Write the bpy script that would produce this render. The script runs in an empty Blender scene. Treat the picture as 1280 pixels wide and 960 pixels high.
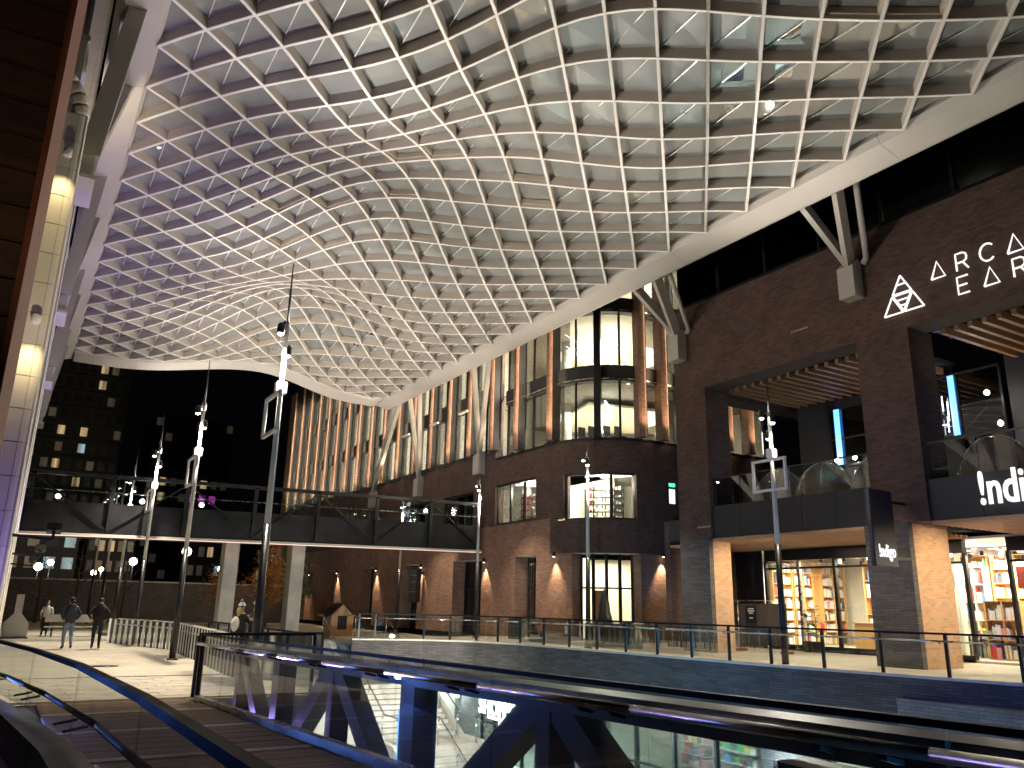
import bpy, bmesh, math, random
import numpy as np
from mathutils import Vector, Matrix
random.seed(7)
SC = bpy.context.scene
COL = SC.collection
# ------------------------------------------------------------------ camera
cam_d = bpy.data.cameras.new("camera"); cam = bpy.data.objects.new("camera", cam_d); COL.objects.link(cam)
cam_d.sensor_width = 36.0; cam_d.lens = 36.0 * 1000 / 1280; cam_d.clip_start = 0.05; cam_d.clip_end = 2000
cam.matrix_world = Matrix(((0.853792, -0.155756, -0.496769), (-0.520218, -0.217996, -0.825743), (0.020321, 0.963441, -0.26715))).to_4x4()
SC.camera = cam
# ------------------------------------------------------------------ night sky, exposure
W = bpy.data.worlds.new("World"); SC.world = W; W.use_nodes = True
bg = W.node_tree.nodes["Background"]
bg.inputs[0].default_value = (0.010, 0.011, 0.015, 1); bg.inputs[1].default_value = 0.05
SC.view_settings.view_transform = 'Standard'; SC.view_settings.look = 'None'
SC.view_settings.exposure = 0.85; SC.view_settings.gamma = 1.0
SC.cycles.use_denoising = True
SC.cycles.max_bounces = 7; SC.cycles.diffuse_bounces = 3; SC.cycles.glossy_bounces = 4
SC.cycles.transparent_max_bounces = 24; SC.cycles.transmission_bounces = 4
SC.cycles.caustics_reflective = False; SC.cycles.caustics_refractive = False
SC.cycles.sample_clamp_indirect = 4.0

WARM = (1.0, .80, .58); NEUT = (1.0, .90, .76); COOL = (.80, .92, 1.0); VIO = (.42, .30, 1.0); BLUE = (.05, .22, 1.0)
def spot(name, loc, target, power, color=NEUT, deg=100, blend=.8, rad=.08):
    l = bpy.data.lights.new(name, 'SPOT'); l.energy = power; l.color = color
    l.spot_size = math.radians(deg); l.spot_blend = blend; l.shadow_soft_size = rad
    o = bpy.data.objects.new(name, l); COL.objects.link(o); o.location = loc
    d = Vector(target) - Vector(loc); o.rotation_euler = d.to_track_quat('-Z', 'Y').to_euler(); return o
def point(name, loc, power, color=NEUT, rad=.1):
    l = bpy.data.lights.new(name, 'POINT'); l.energy = power; l.color = color; l.shadow_soft_size = rad
    o = bpy.data.objects.new(name, l); COL.objects.link(o); o.location = loc; return o
def area(name, loc, target, power, sx, sy, color=NEUT):
    l = bpy.data.lights.new(name, 'AREA'); l.energy = power; l.color = color; l.shape = 'RECTANGLE'; l.size = sx; l.size_y = sy
    o = bpy.data.objects.new(name, l); COL.objects.link(o); o.location = loc
    d = Vector(target) - Vector(loc); o.rotation_euler = d.to_track_quat('-Z', 'Y').to_euler(); return o

# ------------------------------------------------------------------ materials
def new_mat(name):
    m = bpy.data.materials.new(name); m.use_nodes = True
    return m, m.node_tree.nodes, m.node_tree.links, m.node_tree.nodes["Principled BSDF"]
def pmat(name, col, rough=.6, metal=0, var=.12, scale=3.0, bump=0.0, bscale=None, stretch=(1, 1, 1), spec=.5):
    m, N, L, P = new_mat(name)
    P.inputs['Roughness'].default_value = rough; P.inputs['Metallic'].default_value = metal
    P.inputs['Specular IOR Level'].default_value = spec
    g = N.new('ShaderNodeNewGeometry'); mp = N.new('ShaderNodeMapping'); mp.inputs['Scale'].default_value = stretch
    L.new(g.outputs['Position'], mp.inputs['Vector'])
    n = N.new('ShaderNodeTexNoise'); n.inputs['Scale'].default_value = scale; n.inputs['Detail'].default_value = 5
    L.new(mp.outputs[0], n.inputs['Vector'])
    r = N.new('ShaderNodeValToRGB'); r.color_ramp.elements[0].position = .3; r.color_ramp.elements[1].position = .7
    r.color_ramp.elements[0].color = tuple(c * (1 - var) for c in col) + (1,)
    r.color_ramp.elements[1].color = tuple(min(1, c * (1 + var)) for c in col) + (1,)
    L.new(n.outputs['Fac'], r.inputs[0]); L.new(r.outputs[0], P.inputs['Base Color'])
    mr = N.new('ShaderNodeMapRange'); mr.inputs['To Min'].default_value = max(0, rough - .12); mr.inputs['To Max'].default_value = min(1, rough + .12)
    L.new(n.outputs['Fac'], mr.inputs[0]); L.new(mr.outputs[0], P.inputs['Roughness'])
    if bump:
        n2 = N.new('ShaderNodeTexNoise'); n2.inputs['Scale'].default_value = bscale or scale * 8; n2.inputs['Detail'].default_value = 4
        L.new(mp.outputs[0], n2.inputs['Vector'])
        b = N.new('ShaderNodeBump'); b.inputs['Strength'].default_value = bump; b.inputs['Distance'].default_value = .02
        L.new(n2.outputs['Fac'], b.inputs['Height']); L.new(b.outputs[0], P.inputs['Normal'])
    return m
def brick_mat(name, c1, c2, mort, bw=.23, rh=.075, rough=.85, var=.42, flat=False):
    m, N, L, P = new_mat(name)
    g = N.new('ShaderNodeNewGeometry')
    sp = N.new('ShaderNodeSeparateXYZ'); L.new(g.outputs['Position'], sp.inputs[0])
    sn = N.new('ShaderNodeSeparateXYZ'); L.new(g.outputs['True Normal'], sn.inputs[0])
    def mth(op, a, b=None):
        q = N.new('ShaderNodeMath'); q.operation = op
        for i, v in enumerate((a, b)):
            if v is None: continue
            if isinstance(v, (int, float)): q.inputs[i].default_value = v
            else: L.new(v, q.inputs[i])
        return q.outputs[0]
    u = mth('SUBTRACT', mth('MULTIPLY', sp.outputs[1], sn.outputs[0]), mth('MULTIPLY', sp.outputs[0], sn.outputs[1]))
    c = N.new('ShaderNodeCombineXYZ'); L.new(sp.outputs[0] if flat else u, c.inputs[0]); L.new(sp.outputs[1] if flat else sp.outputs[2], c.inputs[1])
    b = N.new('ShaderNodeTexBrick'); L.new(c.outputs[0], b.inputs['Vector'])
    b.inputs['Scale'].default_value = 1; b.inputs['Brick Width'].default_value = bw; b.inputs['Row Height'].default_value = rh
    b.inputs['Mortar Size'].default_value = .007; b.inputs['Mortar Smooth'].default_value = .2
    b.inputs['Color1'].default_value = c1 + (1,); b.inputs['Color2'].default_value = c2 + (1,); b.inputs['Mortar'].default_value = mort + (1,)
    n = N.new('ShaderNodeTexNoise'); n.inputs['Scale'].default_value = .9; n.inputs['Detail'].default_value = 6; L.new(g.outputs['Position'], n.inputs['Vector'])
    mr = N.new('ShaderNodeMapRange'); mr.inputs['To Min'].default_value = 1 - var; mr.inputs['To Max'].default_value = 1 + var; L.new(n.outputs['Fac'], mr.inputs[0])
    mx = N.new('ShaderNodeVectorMath'); mx.operation = 'SCALE'; L.new(b.outputs['Color'], mx.inputs[0]); L.new(mr.outputs[0], mx.inputs['Scale'])
    L.new(mx.outputs[0], P.inputs['Base Color']); P.inputs['Roughness'].default_value = rough
    bp = N.new('ShaderNodeBump'); bp.inputs['Strength'].default_value = .6; bp.inputs['Distance'].default_value = .012; bp.invert = True
    L.new(b.outputs['Fac'], bp.inputs['Height']); L.new(bp.outputs[0], P.inputs['Normal'])
    return m
def glass_mat(name, tint=(.9, .95, .94), refl=1.0, base=.03, rough=.02, haze=0.0, hazecol=(.4, .42, .42)):
    m, N, L, P = new_mat(name); N.remove(P)
    out = N["Material Output"]
    t = N.new('ShaderNodeBsdfTransparent'); t.inputs[0].default_value = tint + (1,)
    gl = N.new('ShaderNodeBsdfGlossy'); gl.inputs['Roughness'].default_value = rough; gl.inputs[0].default_value = (1, 1, 1, 1)
    f = N.new('ShaderNodeFresnel'); f.inputs['IOR'].default_value = 1.5
    mr = N.new('ShaderNodeMath'); mr.operation = 'MULTIPLY_ADD'; mr.inputs[1].default_value = refl; mr.inputs[2].default_value = base; mr.use_clamp = True
    L.new(f.outputs[0], mr.inputs[0])
    mx = N.new('ShaderNodeMixShader'); L.new(mr.outputs[0], mx.inputs[0])
    src = t.outputs[0]
    if haze:
        d = N.new('ShaderNodeBsdfDiffuse'); d.inputs[0].default_value = hazecol + (1,)
        tl = N.new('ShaderNodeTexNoise'); tl.inputs['Scale'].default_value = .7; tl.inputs['Detail'].default_value = 6
        g = N.new('ShaderNodeNewGeometry'); L.new(g.outputs['Position'], tl.inputs['Vector'])
        m2 = N.new('ShaderNodeMapRange'); m2.inputs['To Min'].default_value = max(0, haze - .15); m2.inputs['To Max'].default_value = min(1, haze + .15); L.new(tl.outputs['Fac'], m2.inputs[0])
        mh = N.new('ShaderNodeMixShader'); L.new(m2.outputs[0], mh.inputs[0]); L.new(t.outputs[0], mh.inputs[1]); L.new(d.outputs[0], mh.inputs[2]); src = mh.outputs[0]
    L.new(src, mx.inputs[1]); L.new(gl.outputs[0], mx.inputs[2]); L.new(mx.outputs[0], out.inputs[0])
    return m
def emit_mat(name, col, strength):
    m, N, L, P = new_mat(name)
    P.inputs['Base Color'].default_value = (.6, .6, .6, 1)
    P.inputs['Emission Color'].default_value = col + (1,); P.inputs['Emission Strength'].default_value = strength
    return m
def curtain_mat(name, col, strength, freq=5.0, lo=.45):
    # a lit window: curtain folds seen by lamp light inside
    m, N, L, P = new_mat(name)
    g = N.new('ShaderNodeNewGeometry'); mp = N.new('ShaderNodeMapping'); mp.inputs['Scale'].default_value = (freq, freq, .12)
    L.new(g.outputs['Position'], mp.inputs['Vector'])
    n = N.new('ShaderNodeTexNoise'); n.inputs['Scale'].default_value = 1; n.inputs['Detail'].default_value = 3; L.new(mp.outputs[0], n.inputs['Vector'])
    mr = N.new('ShaderNodeMapRange'); mr.inputs['From Min'].default_value = .3; mr.inputs['From Max'].default_value = .7
    mr.inputs['To Min'].default_value = strength * lo; mr.inputs['To Max'].default_value = strength; L.new(n.outputs['Fac'], mr.inputs[0])
    P.inputs['Base Color'].default_value = (.5, .47, .4, 1)
    P.inputs['Emission Color'].default_value = col + (1,); L.new(mr.outputs[0], P.inputs['Emission Strength'])
    return m
M = {}
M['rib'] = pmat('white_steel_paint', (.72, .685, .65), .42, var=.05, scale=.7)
M['ribside'] = pmat('rib_side_shade', (.50, .445, .39), .5, var=.07, scale=.9)  # shade of the rib sides put into the colour, darker than the bottoms
M['beam'] = pmat('canopy_beam_paint', (.46, .425, .39), .5, var=.07, scale=.6, bump=.05)
M['frit'] = glass_mat('fritted_roof_glass', (.80, .83, .84), 1.15, .13, .02, haze=.56, hazecol=(.46, .475, .465))
M['bar'] = pmat('glazing_bar', (.75, .75, .73), .35, .3)
M['tan'] = pmat('vent_frame_paint', (.50, .43, .34), .5)
M['brick'] = brick_mat('dark_red_brick', (.125, .069, .05), (.072, .04, .031), (.058, .044, .037))
M['brick2'] = brick_mat('office_brick', (.34, .185, .125), (.22, .112, .078), (.18, .14, .11), bw=.30, rh=.08)
M['brick3'] = brick_mat('tan_brick', (.52, .31, .17), (.40, .22, .115), (.42, .34, .26), var=.15)
M['brickdk'] = brick_mat('charcoal_brick', (.105, .095, .09), (.06, .055, .055), (.035, .033, .033), bw=.40, rh=.07)
M['bricklow'] = brick_mat('grey_brick', (.20, .20, .19), (.13, .13, .13), (.08, .08, .08), bw=.3, rh=.08)
M['black'] = pmat('black_steel', (.014, .014, .015), .38, .2, var=.3, scale=2)
M['blackmat'] = pmat('charcoal_panel', (.022, .022, .023), .6, var=.2, scale=1.2)
M['navy'] = pmat('navy_panel', (.012, .014, .028), .4)
M['stain'] = pmat('brushed_steel', (.55, .54, .52), .28, 1.0, var=.08, scale=6, stretch=(1, .2, 1))
M['concrete'] = pmat('concrete', (.36, .345, .315), .85, var=.16, scale=1.6, bump=.3)
M['conc_lt'] = pmat('pale_concrete', (.52, .49, .43), .8, var=.14, scale=1.8, bump=.25)
M['paver'] = pmat('stone_paver', (.44, .385, .30), .72, var=.16, scale=2.6, bump=.25, bscale=30)
M['paverfield'] = brick_mat('stone_paver_field', (.45, .395, .305), (.38, .33, .255), (.22, .19, .15), bw=.86, rh=.44, rough=.72, var=.3, flat=True)
M['paver2'] = pmat('stone_paver_dark', (.36, .315, .25), .72, var=.16, scale=2.6, bump=.25, bscale=30)
M['plank'] = pmat('brown_timber', (.20, .105, .056), .62, var=.28, scale=2.2, bump=.4, stretch=(1, 9, 9))
M['plank2'] = pmat('brown_timber_worn', (.16, .085, .048), .66, var=.28, scale=2.2, bump=.4, stretch=(1, 9, 9))
M['wood'] = pmat('warm_wood_slat', (.52, .30, .14), .5, var=.2, scale=2, bump=.2, stretch=(8, 1, 8))
M['wooddk'] = pmat('dark_wood_slat', (.26, .14, .065), .5, var=.25, scale=2, bump=.2, stretch=(1, 8, 8))
M['rust'] = pmat('brown_cladding', (.085, .042, .022), .6, var=.3, scale=1.5, bump=.5, stretch=(1, 1, 6))
M['rust2'] = pmat('brown_edge_board', (.27, .095, .045), .55, var=.25, scale=2, bump=.5, stretch=(6, 6, .7))
M['cream'] = pmat('cream_tile', (.74, .69, .60), .42, var=.06, scale=1.2, bump=.08)
M['white'] = pmat('white_trim', (.74, .72, .69), .45, var=.05)
M['greybox'] = pmat('grey_strut_paint', (.44, .41, .375), .5, var=.06, scale=1)
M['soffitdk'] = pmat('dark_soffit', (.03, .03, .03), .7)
M['glass'] = glass_mat('clear_glass', (.90, .94, .93), .85, .015)
M['railglass'] = glass_mat('balustrade_glass', (.955, .98, .975), .75, .02, .012)
M['nearglass'] = glass_mat('near_balustrade_glass', (.955, .98, .975), .17, .012, .012, haze=.05, hazecol=(.35, .4, .4))
M['cap'] = pmat('black_cap_rail', (.010, .010, .010), .6, var=.2, spec=.15)
M['darkglass'] = glass_mat('dark_glass', (.34, .40, .41), 1.0, .05, .02)
M['wallint'] = pmat('interior_wall', (.72, .68, .58), .8, var=.05)
M['woodint'] = pmat('interior_wood', (.62, .35, .13), .5, var=.15, scale=1.5, stretch=(1, 1, .3))
M['floorint'] = pmat('interior_floor', (.42, .36, .28), .5)
M['greyint'] = pmat('interior_grey', (.30, .29, .27), .7)
M['lampw'] = emit_mat('lamp_white', (1, .95, .86), 16)
M['lampwarm'] = emit_mat('lamp_warm', (1, .80, .52), 12)
M['tube'] = emit_mat('linear_lamp', (1, .96, .88), 5)
M['tubec'] = emit_mat('neon_tube', (.82, .90, 1), 4)
M['glowblue'] = emit_mat('blue_glow', (.05, .30, 1.0), 1.6)
M['ledpink'] = emit_mat('pink_led', (1, .66, .52), .75)
M['letter'] = emit_mat('lit_white_letter', (1, .97, .92), .62)
M['letterw'] = emit_mat('bright_white_letter', (1, .98, .97), .8)
M['pinklet'] = emit_mat('pink_letter', (1, .10, .38), 1.1)
M['redlet'] = emit_mat('red_sign_face', (1, .05, .10), .6)
M['exit'] = emit_mat('green_exit', (.05, .9, .35), 1.2)
M['curt'] = curtain_mat('lit_curtain_warm', (1, .86, .60), 1.9)
M['curt2'] = curtain_mat('lit_curtain_dim', (1, .87, .64), 1.0)
M['curt3'] = curtain_mat('lit_blind_amber', (1, .45, .12), .8, 9)
M['curt4'] = curtain_mat('dark_window', (.5, .6, .65), .035, 3)
M['citywarm'] = curtain_mat('lit_flat_warm', (1, .66, .32), .36, 1.6, .08)
M['citycool'] = curtain_mat('lit_flat_cool', (.55, .9, 1), .32, 1.4, .1)
M['citydim'] = curtain_mat('lit_flat_dim', (1, .75, .45), .02, 1.6, .1)
M['citymag'] = emit_mat('lit_flat_magenta', (1, .1, .9), .22)
M['citydark'] = pmat('unlit_flat_window', (.03, .035, .04), .25)
M['polegrey'] = pmat('pale_post_paint', (.55, .54, .50), .45, .2)
M['teal'] = curtain_mat('teal_lit_window', (.35, .9, 1), .55, 1.2, .1)
M['citywall'] = pmat('night_tower_wall', (.05, .05, .05), .8)
M['asphalt'] = pmat('asphalt', (.05, .05, .05), .85, var=.2, scale=.5)
M['bark'] = pmat('bark', (.07, .05, .035), .9)
M['leafor'] = pmat('orange_leaf', (.30, .13, .03), .7, var=.4, scale=6)
M['leaf'] = pmat('green_leaf', (.06, .11, .035), .5, var=.3, scale=8)
M['skin'] = pmat('skin', (.50, .31, .22), .55)
M['mesh'] = pmat('dark_fence_mesh', (.05, .04, .035), .8, var=.3, scale=3, bump=.4)
def cmat(name, col, rough=.75, **k):
    if name not in M: M[name] = pmat(name, col, rough, **k)
    return M[name]

# ------------------------------------------------------------------ geometry helpers
ORG = {}
class MB:
    def __init__(s): s.v = []; s.f = []; s.sm = []; s.mi = []
    def add(s, vs, fs, smooth=False, mi=0):
        b = len(s.v); s.v += [tuple(p) for p in vs]; s.f += [tuple(b + i for i in f) for f in fs]
        s.sm += [smooth] * len(fs); s.mi += [mi] * len(fs); return s
    def box(s, a, b, mi=0):
        x0, x1 = sorted((a[0], b[0])); y0, y1 = sorted((a[1], b[1])); z0, z1 = sorted((a[2], b[2]))
        return s.add([(x0, y0, z0), (x1, y0, z0), (x1, y1, z0), (x0, y1, z0), (x0, y0, z1), (x1, y0, z1), (x1, y1, z1), (x0, y1, z1)],
                     [(3, 2, 1, 0), (4, 5, 6, 7), (0, 1, 5, 4), (1, 2, 6, 5), (2, 3, 7, 6), (3, 0, 4, 7)], mi=mi)
    def bbox(s, a, b, r=.015):                       # box with chamfered vertical-edge feel: bevel all edges
        bm = bmesh.new(); bmesh.ops.create_cube(bm, size=1)
        for v in bm.verts: v.co = Vector(((a[i] + b[i]) / 2 + v.co[i] * abs(b[i] - a[i]) for i in range(3)))
        bmesh.ops.bevel(bm, geom=bm.edges[:], offset=r, segments=2, affect='EDGES')
        bm.verts.index_update()
        s.add([v.co[:] for v in bm.verts], [[v.index for v in f.verts] for f in bm.faces]); bm.free(); return s
    def beam(s, p0, p1, w, h, up=(0, 0, 1)):          # oriented box between two points
        p0 = Vector(p0); p1 = Vector(p1); d = (p1 - p0).normalized(); up = Vector(up)
        sd = d.cross(up)
        if sd.length < 1e-4: sd = d.cross(Vector((0, 1, 0)))
        sd.normalize(); u = sd.cross(d).normalized(); sd *= w / 2; u *= h / 2
        vs = [p0 - sd - u, p0 + sd - u, p0 + sd + u, p0 - sd + u, p1 - sd - u, p1 + sd - u, p1 + sd + u, p1 - sd + u]
        return s.add(vs, [(0, 1, 2, 3), (7, 6, 5, 4), (0, 4, 5, 1), (1, 5, 6, 2), (2, 6, 7, 3), (3, 7, 4, 0)])
    def tube(s, pts, r, n=10, caps=True):
        pts = [Vector(p) for p in pts]; rs = r if isinstance(r, (list, tuple)) else [r] * len(pts)
        d0 = (pts[1] - pts[0]).normalized(); a = d0.cross(Vector((0, 0, 1)))
        if a.length < .01: a = d0.cross(Vector((0, 1, 0)))
        a.normalize(); b0 = len(s.v); vs = []
        for i, p in enumerate(pts):
            d = ((pts[min(i + 1, len(pts) - 1)] - p).normalized() + (p - pts[max(i - 1, 0)]).normalized()).normalized()
            a = (a - d * a.dot(d)).normalized(); b = d.cross(a)
            for k in range(n):
                t = 2 * math.pi * k / n; vs.append(p + (a * math.cos(t) + b * math.sin(t)) * rs[i])
        fs = [(i * n + k, i * n + (k + 1) % n, (i + 1) * n + (k + 1) % n, (i + 1) * n + k) for i in range(len(pts) - 1) for k in range(n)]
        s.add(vs, fs, True)
        if caps: s.add([], []) ; s.f += [tuple(b0 + k for k in reversed(range(n))), tuple(b0 + (len(pts) - 1) * n + k for k in range(n))]; s.sm += [False] * 2; s.mi += [0] * 2
        return s
    def lathe(s, c, prof, n=20):
        vs = []; m = len(prof)
        for (r, z) in prof:
            for k in range(n):
                t = 2 * math.pi * k / n; vs.append((c[0] + r * math.cos(t), c[1] + r * math.sin(t), c[2] + z))
        fs = [(i * n + k, i * n + (k + 1) % n, (i + 1) * n + (k + 1) % n, (i + 1) * n + k) for i in range(m - 1) for k in range(n)]
        fs += [tuple(reversed(range(n))), tuple((m - 1) * n + k for k in range(n))]
        return s.add(vs, fs, True)
    def prism(s, poly, z0, z1):
        n = len(poly); vs = [(x, y, z0) for x, y in poly] + [(x, y, z1) for x, y in poly]
        return s.add(vs, [tuple(reversed(range(n))), tuple(range(n, 2 * n))] + [(i, (i + 1) % n, n + (i + 1) % n, n + i) for i in range(n)])
    def extr(s, poly3, d):                            # extrude planar 3d polygon by vector d
        n = len(poly3); d = Vector(d); vs = [Vector(p) for p in poly3] + [Vector(p) + d for p in poly3]
        return s.add(vs, [tuple(reversed(range(n))), tuple(range(n, 2 * n))] + [(i, (i + 1) % n, n + (i + 1) % n, n + i) for i in range(n)])
    def build(s, name, mat, parent=None, kind=None, label=None, fix=True):
        me = bpy.data.meshes.new(name); o0 = Vector(ORG.get(parent.name, (0, 0, 0))) if parent else Vector((0, 0, 0))
        me.from_pydata([tuple(Vector(v) - o0) for v in s.v], [], s.f)
        for m in (mat if isinstance(mat, (list, tuple)) else [mat]): me.materials.append(m)
        me.polygons.foreach_set('use_smooth', s.sm); me.polygons.foreach_set('material_index', s.mi)
        if fix:
            bm = bmesh.new(); bm.from_mesh(me); bmesh.ops.recalc_face_normals(bm, faces=bm.faces[:]); bm.to_mesh(me); bm.free()
        me.update()
        o = bpy.data.objects.new(name, me); COL.objects.link(o)
        if parent: o.parent = parent; ORG[o.name] = tuple(o0)
        if kind: o['kind'] = kind
        if label: o['label'] = label
        return o
def tag(o, label, cat, group=None):
    o['label'] = label; o['category'] = cat
    if group: o['group'] = group
    return o
def thing(name, label, cat, loc=(0, 0, 0), group=None):
    o = bpy.data.objects.new(name, None); COL.objects.link(o); o.location = loc; o.empty_display_size = .2
    ORG[o.name] = tuple(loc); return tag(o, label, cat, group)
KIDS = {}
def kids(o): return [c for c in bpy.data.objects if c.parent == o]
def copy_tree(o, parent=None):
    c = o.copy(); COL.objects.link(c); c.parent = parent
    for ch in kids(o): copy_tree(ch, c)
    return c
def place_copy(src, delta, label):
    c = copy_tree(src); c.location = Vector(src.location) + Vector(delta); c['label'] = label; return c
def inst(o, name, parent, delta):                     # another part sharing mesh data
    c = bpy.data.objects.new(name, o.data); COL.objects.link(c); c.parent = parent; c.location = delta; ORG[c.name] = ORG.get(parent.name, (0, 0, 0)); return c
def text_mesh(name, txt, size, mat, depth=.03, bold=0.0, parent=None, M4=None, sx=1.0, spacing=1.0):
    cu = bpy.data.curves.new(name, 'FONT'); cu.body = txt; cu.size = size; cu.extrude = depth / 2; cu.offset = bold; cu.space_character = spacing; cu.resolution_u = 3
    t = bpy.data.objects.new(name + '_tmp', cu); COL.objects.link(t)
    dg = bpy.context.evaluated_depsgraph_get(); dg.update()
    me = bpy.data.meshes.new_from_object(t.evaluated_get(dg)); bpy.data.objects.remove(t); bpy.data.curves.remove(cu)
    me.name = name; me.transform(Matrix.Diagonal((sx, 1, 1, 1))); me.transform(M4)
    if parent: me.transform(Matrix.Translation(-Vector(ORG[parent.name])))
    me.materials.clear(); me.materials.append(mat)
    o = bpy.data.objects.new(name, me); COL.objects.link(o)
    if parent: o.parent = parent; ORG[o.name] = ORG[parent.name]
    return o
def m_facing_x(x, y, z):   # text on a wall facing -X, reading toward -Y; its left foot at (x,y,z)
    return Matrix(((0, 0, -1, x), (-1, 0, 0, y), (0, 1, 0, z), (0, 0, 0, 1)))
def m_facing_y(x, y, z):   # text facing -Y, reading toward +X
    return Matrix(((1, 0, 0, x), (0, 0, -1, y), (0, 1, 0, z), (0, 0, 0, 1)))
def struct(mb, name, mat): return mb.build(name, mat, kind='structure')

# ================================================================== CANOPY
RW = np.array([0.31, 0.22, 0.29, 0.37, -0.21, 0.19, 0.65, 0.24, 0.32, 0.31, 0.0, 0.08, -0.03, -0.02, 0.27, 0.24, -0.08, 0.09, 0.22, 0.52, 0.03, 0.34, -0.07, 0.03, 0.19, 0.11, -0.12, 0.08, 0.2, 0.73, 0.46, -0.14, 0.76, -0.26, -0.07, 0.8, 0.36, 0.0, 0.74, 0.33, -0.02, 0.51, 0.25, 0.65, 0.83, 0.14, 1.38, 0.47, 0.55, 0.65, 0.86, 0.15, 0.96, 0.73, -0.08, 0.67, 0.41, 0.47, 0.18, 0.1, 0.44, 0.32, 0.56, 0.23, 0.25, 0.07, 0.86, 0.27, 0.23, 0.88, 0.22, 0.28, -0.01, 0.24, 0.33, -0.33, 0.13, 0.15, 0.1, 0.02, 0.23, -0.03, -0.06, -0.06, 0.01, 0.21, 0.13, -0.19, 0.34, 0.49, 0.32, 0.22, 0.1, 0.1, 0.04, 0.2, 0.08, -0.27]).reshape(7, 14)
RCX = np.linspace(1.5, 17.4, 7); RCY = np.arange(-6, 51, 4.2)
def zc(x, y):                                         # underside height of the rib grid
    u = min(max((x - .97) / 16.93, 0), 1); w = max(math.sin(math.pi * u), 0) ** .8
    if w <= 0: return 12.06
    return 12.06 + w * float(np.sum(RW * np.exp(-((x - RCX[:, None]) / 3.2) ** 2 - ((y - RCY[None, :]) / 4.2) ** 2)))
SX, SY, Y00 = .8465, .89, 44.2
NM, NN = 20, 50                                        # half steps across, and back toward the camera
def node(m, n): return Vector((.97 + SX * m, Y00 - SY * n, zc(.97 + SX * m, Y00 - SY * n)))
RT, RD = .085, .35                                     # rib thickness and depth
can = thing('canopy', 'white steel gridshell canopy of diamond glass panes curving over the whole plaza', 'canopy', (9.4, 22, 12))
def rib(m0, n0, dm, dn):
    pts = []
    m, n = m0, n0
    while 0 <= m <= NM and -1 <= n <= NN:
        pts.append((m, n)); m += dm; n += dn
    if len(pts) < 2: return
    fine = []
    for (a, b) in zip(pts[:-1], pts[1:]):
        for t in (0, .5): fine.append((a[0] + (b[0] - a[0]) * t, a[1] + (b[1] - a[1]) * t))
    fine.append(pts[-1])
    P = [node(*q) for q in fine]
    d = Vector((dm * SX, -dn * SY, 0)).normalized(); s = Vector((-d.y, d.x, 0)) * (RT / 2); up = Vector((0, 0, RD))
    vs = []; c = .012
    for p in P:
        vs += [p - s + Vector((0, 0, c)), p - s * .75, p + s * .75, p + s + Vector((0, 0, c)), p + s + up, p - s + up]
    k = 6; mb = MB(); nb = len(P) - 1
    fs = [(i * k + j, i * k + (j + 1) % k, (i + 1) * k + (j + 1) % k, (i + 1) * k + j) for j in range(k) for i in range(nb)]
    fs += [tuple(range(k)), tuple((len(P) - 1) * k + j for j in range(k))]
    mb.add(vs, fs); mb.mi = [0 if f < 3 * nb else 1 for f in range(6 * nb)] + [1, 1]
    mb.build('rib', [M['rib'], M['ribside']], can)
for n0 in range(0, NN + 1, 2):
    rib(0, n0, 1, 1)                                   # from the left edge toward the camera
    rib(0, n0, 1, -1)                                  # from the left edge away from the camera
for m0 in range(1, NM, 2):
    rib(m0, -1, 1, 1)                                  # from the far edge, heading to the right edge
    rib(m0, NN if (m0 + NN) % 2 == 0 else NN - 1, 1, -1)
# panes: one diamond of fritted glass per cell, nearest 300 as parts of their own
cells = []
for m in range(0, NM + 1):
    for n in range(0, NN + 1):
        if (m + n) % 2 == 1:
            cs = [(m - 1, n), (m, n + 1), (m + 1, n), (m, n - 1)]
            cs = [(min(max(a, 0), NM), min(max(b, -1), NN)) for a, b in cs]
            cells.append((m, n, cs))
cells.sort(key=lambda c: node(c[0], c[1]).length)
vis = [c for c in cells if node(c[0], c[1]).y > 4]
first = set((c[0], c[1]) for c in vis[:290])
rest = MB(); bars = MB()
vents = {(9, 18), (8, 21), (7, 18), (6, 21), (10, 23), (15, 40), (16, 41), (14, 27), (13, 28), (15, 24), (12, 21), (11, 6), (10, 3), (13, 4), (9, 4), (14, 7), (12, 9), (9, 26), (10, 27)}
for (m, n, cs) in cells:
    P = []
    for (a, b) in cs:
        if P and (a, b) == last: continue
        last = (a, b); P.append(node(a, b) + Vector((0, 0, RD - .05)))
    if len(P) < 3 or len(set(cs)) < 3: continue
    top = [p + Vector((0, 0, .03)) for p in P]; k = len(P)
    tgt = MB() if (m, n) in first else rest
    tgt.add(P + top, [tuple(range(k)), tuple(range(2 * k - 1, k - 1, -1))] + [(i, (i + 1) % k, k + (i + 1) % k, k + i) for i in range(k)])
    if tgt is not rest: tgt.build('pane', M['frit'], can)
    if 1 <= m <= NM - 1 and 0 <= n <= NN - 1:
        a = node(m, n + 1) + Vector((0, 0, RD - .07)); b = node(m, n - 1) + Vector((0, 0, RD - .07))
        if (m, n) in vents:
            ctr = sum(P, Vector()) / k; q = [ctr + (p - ctr) * .93 - Vector((0, 0, .1)) for p in P]
            f = MB()
            for i in range(k): f.beam(q[i], q[(i + 1) % k], .09, .16)
            f.build('vent_frame', M['tan'], can)
        elif (m * 7 + n * 3) % 5 != 0: bars.beam(a.lerp(b, .06), a.lerp(b, .94), .026, .03)
rest.build('pane', M['frit'], can, kind='stuff')
bars.build('glazing_bar', M['bar'], can, kind='stuff')
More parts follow.
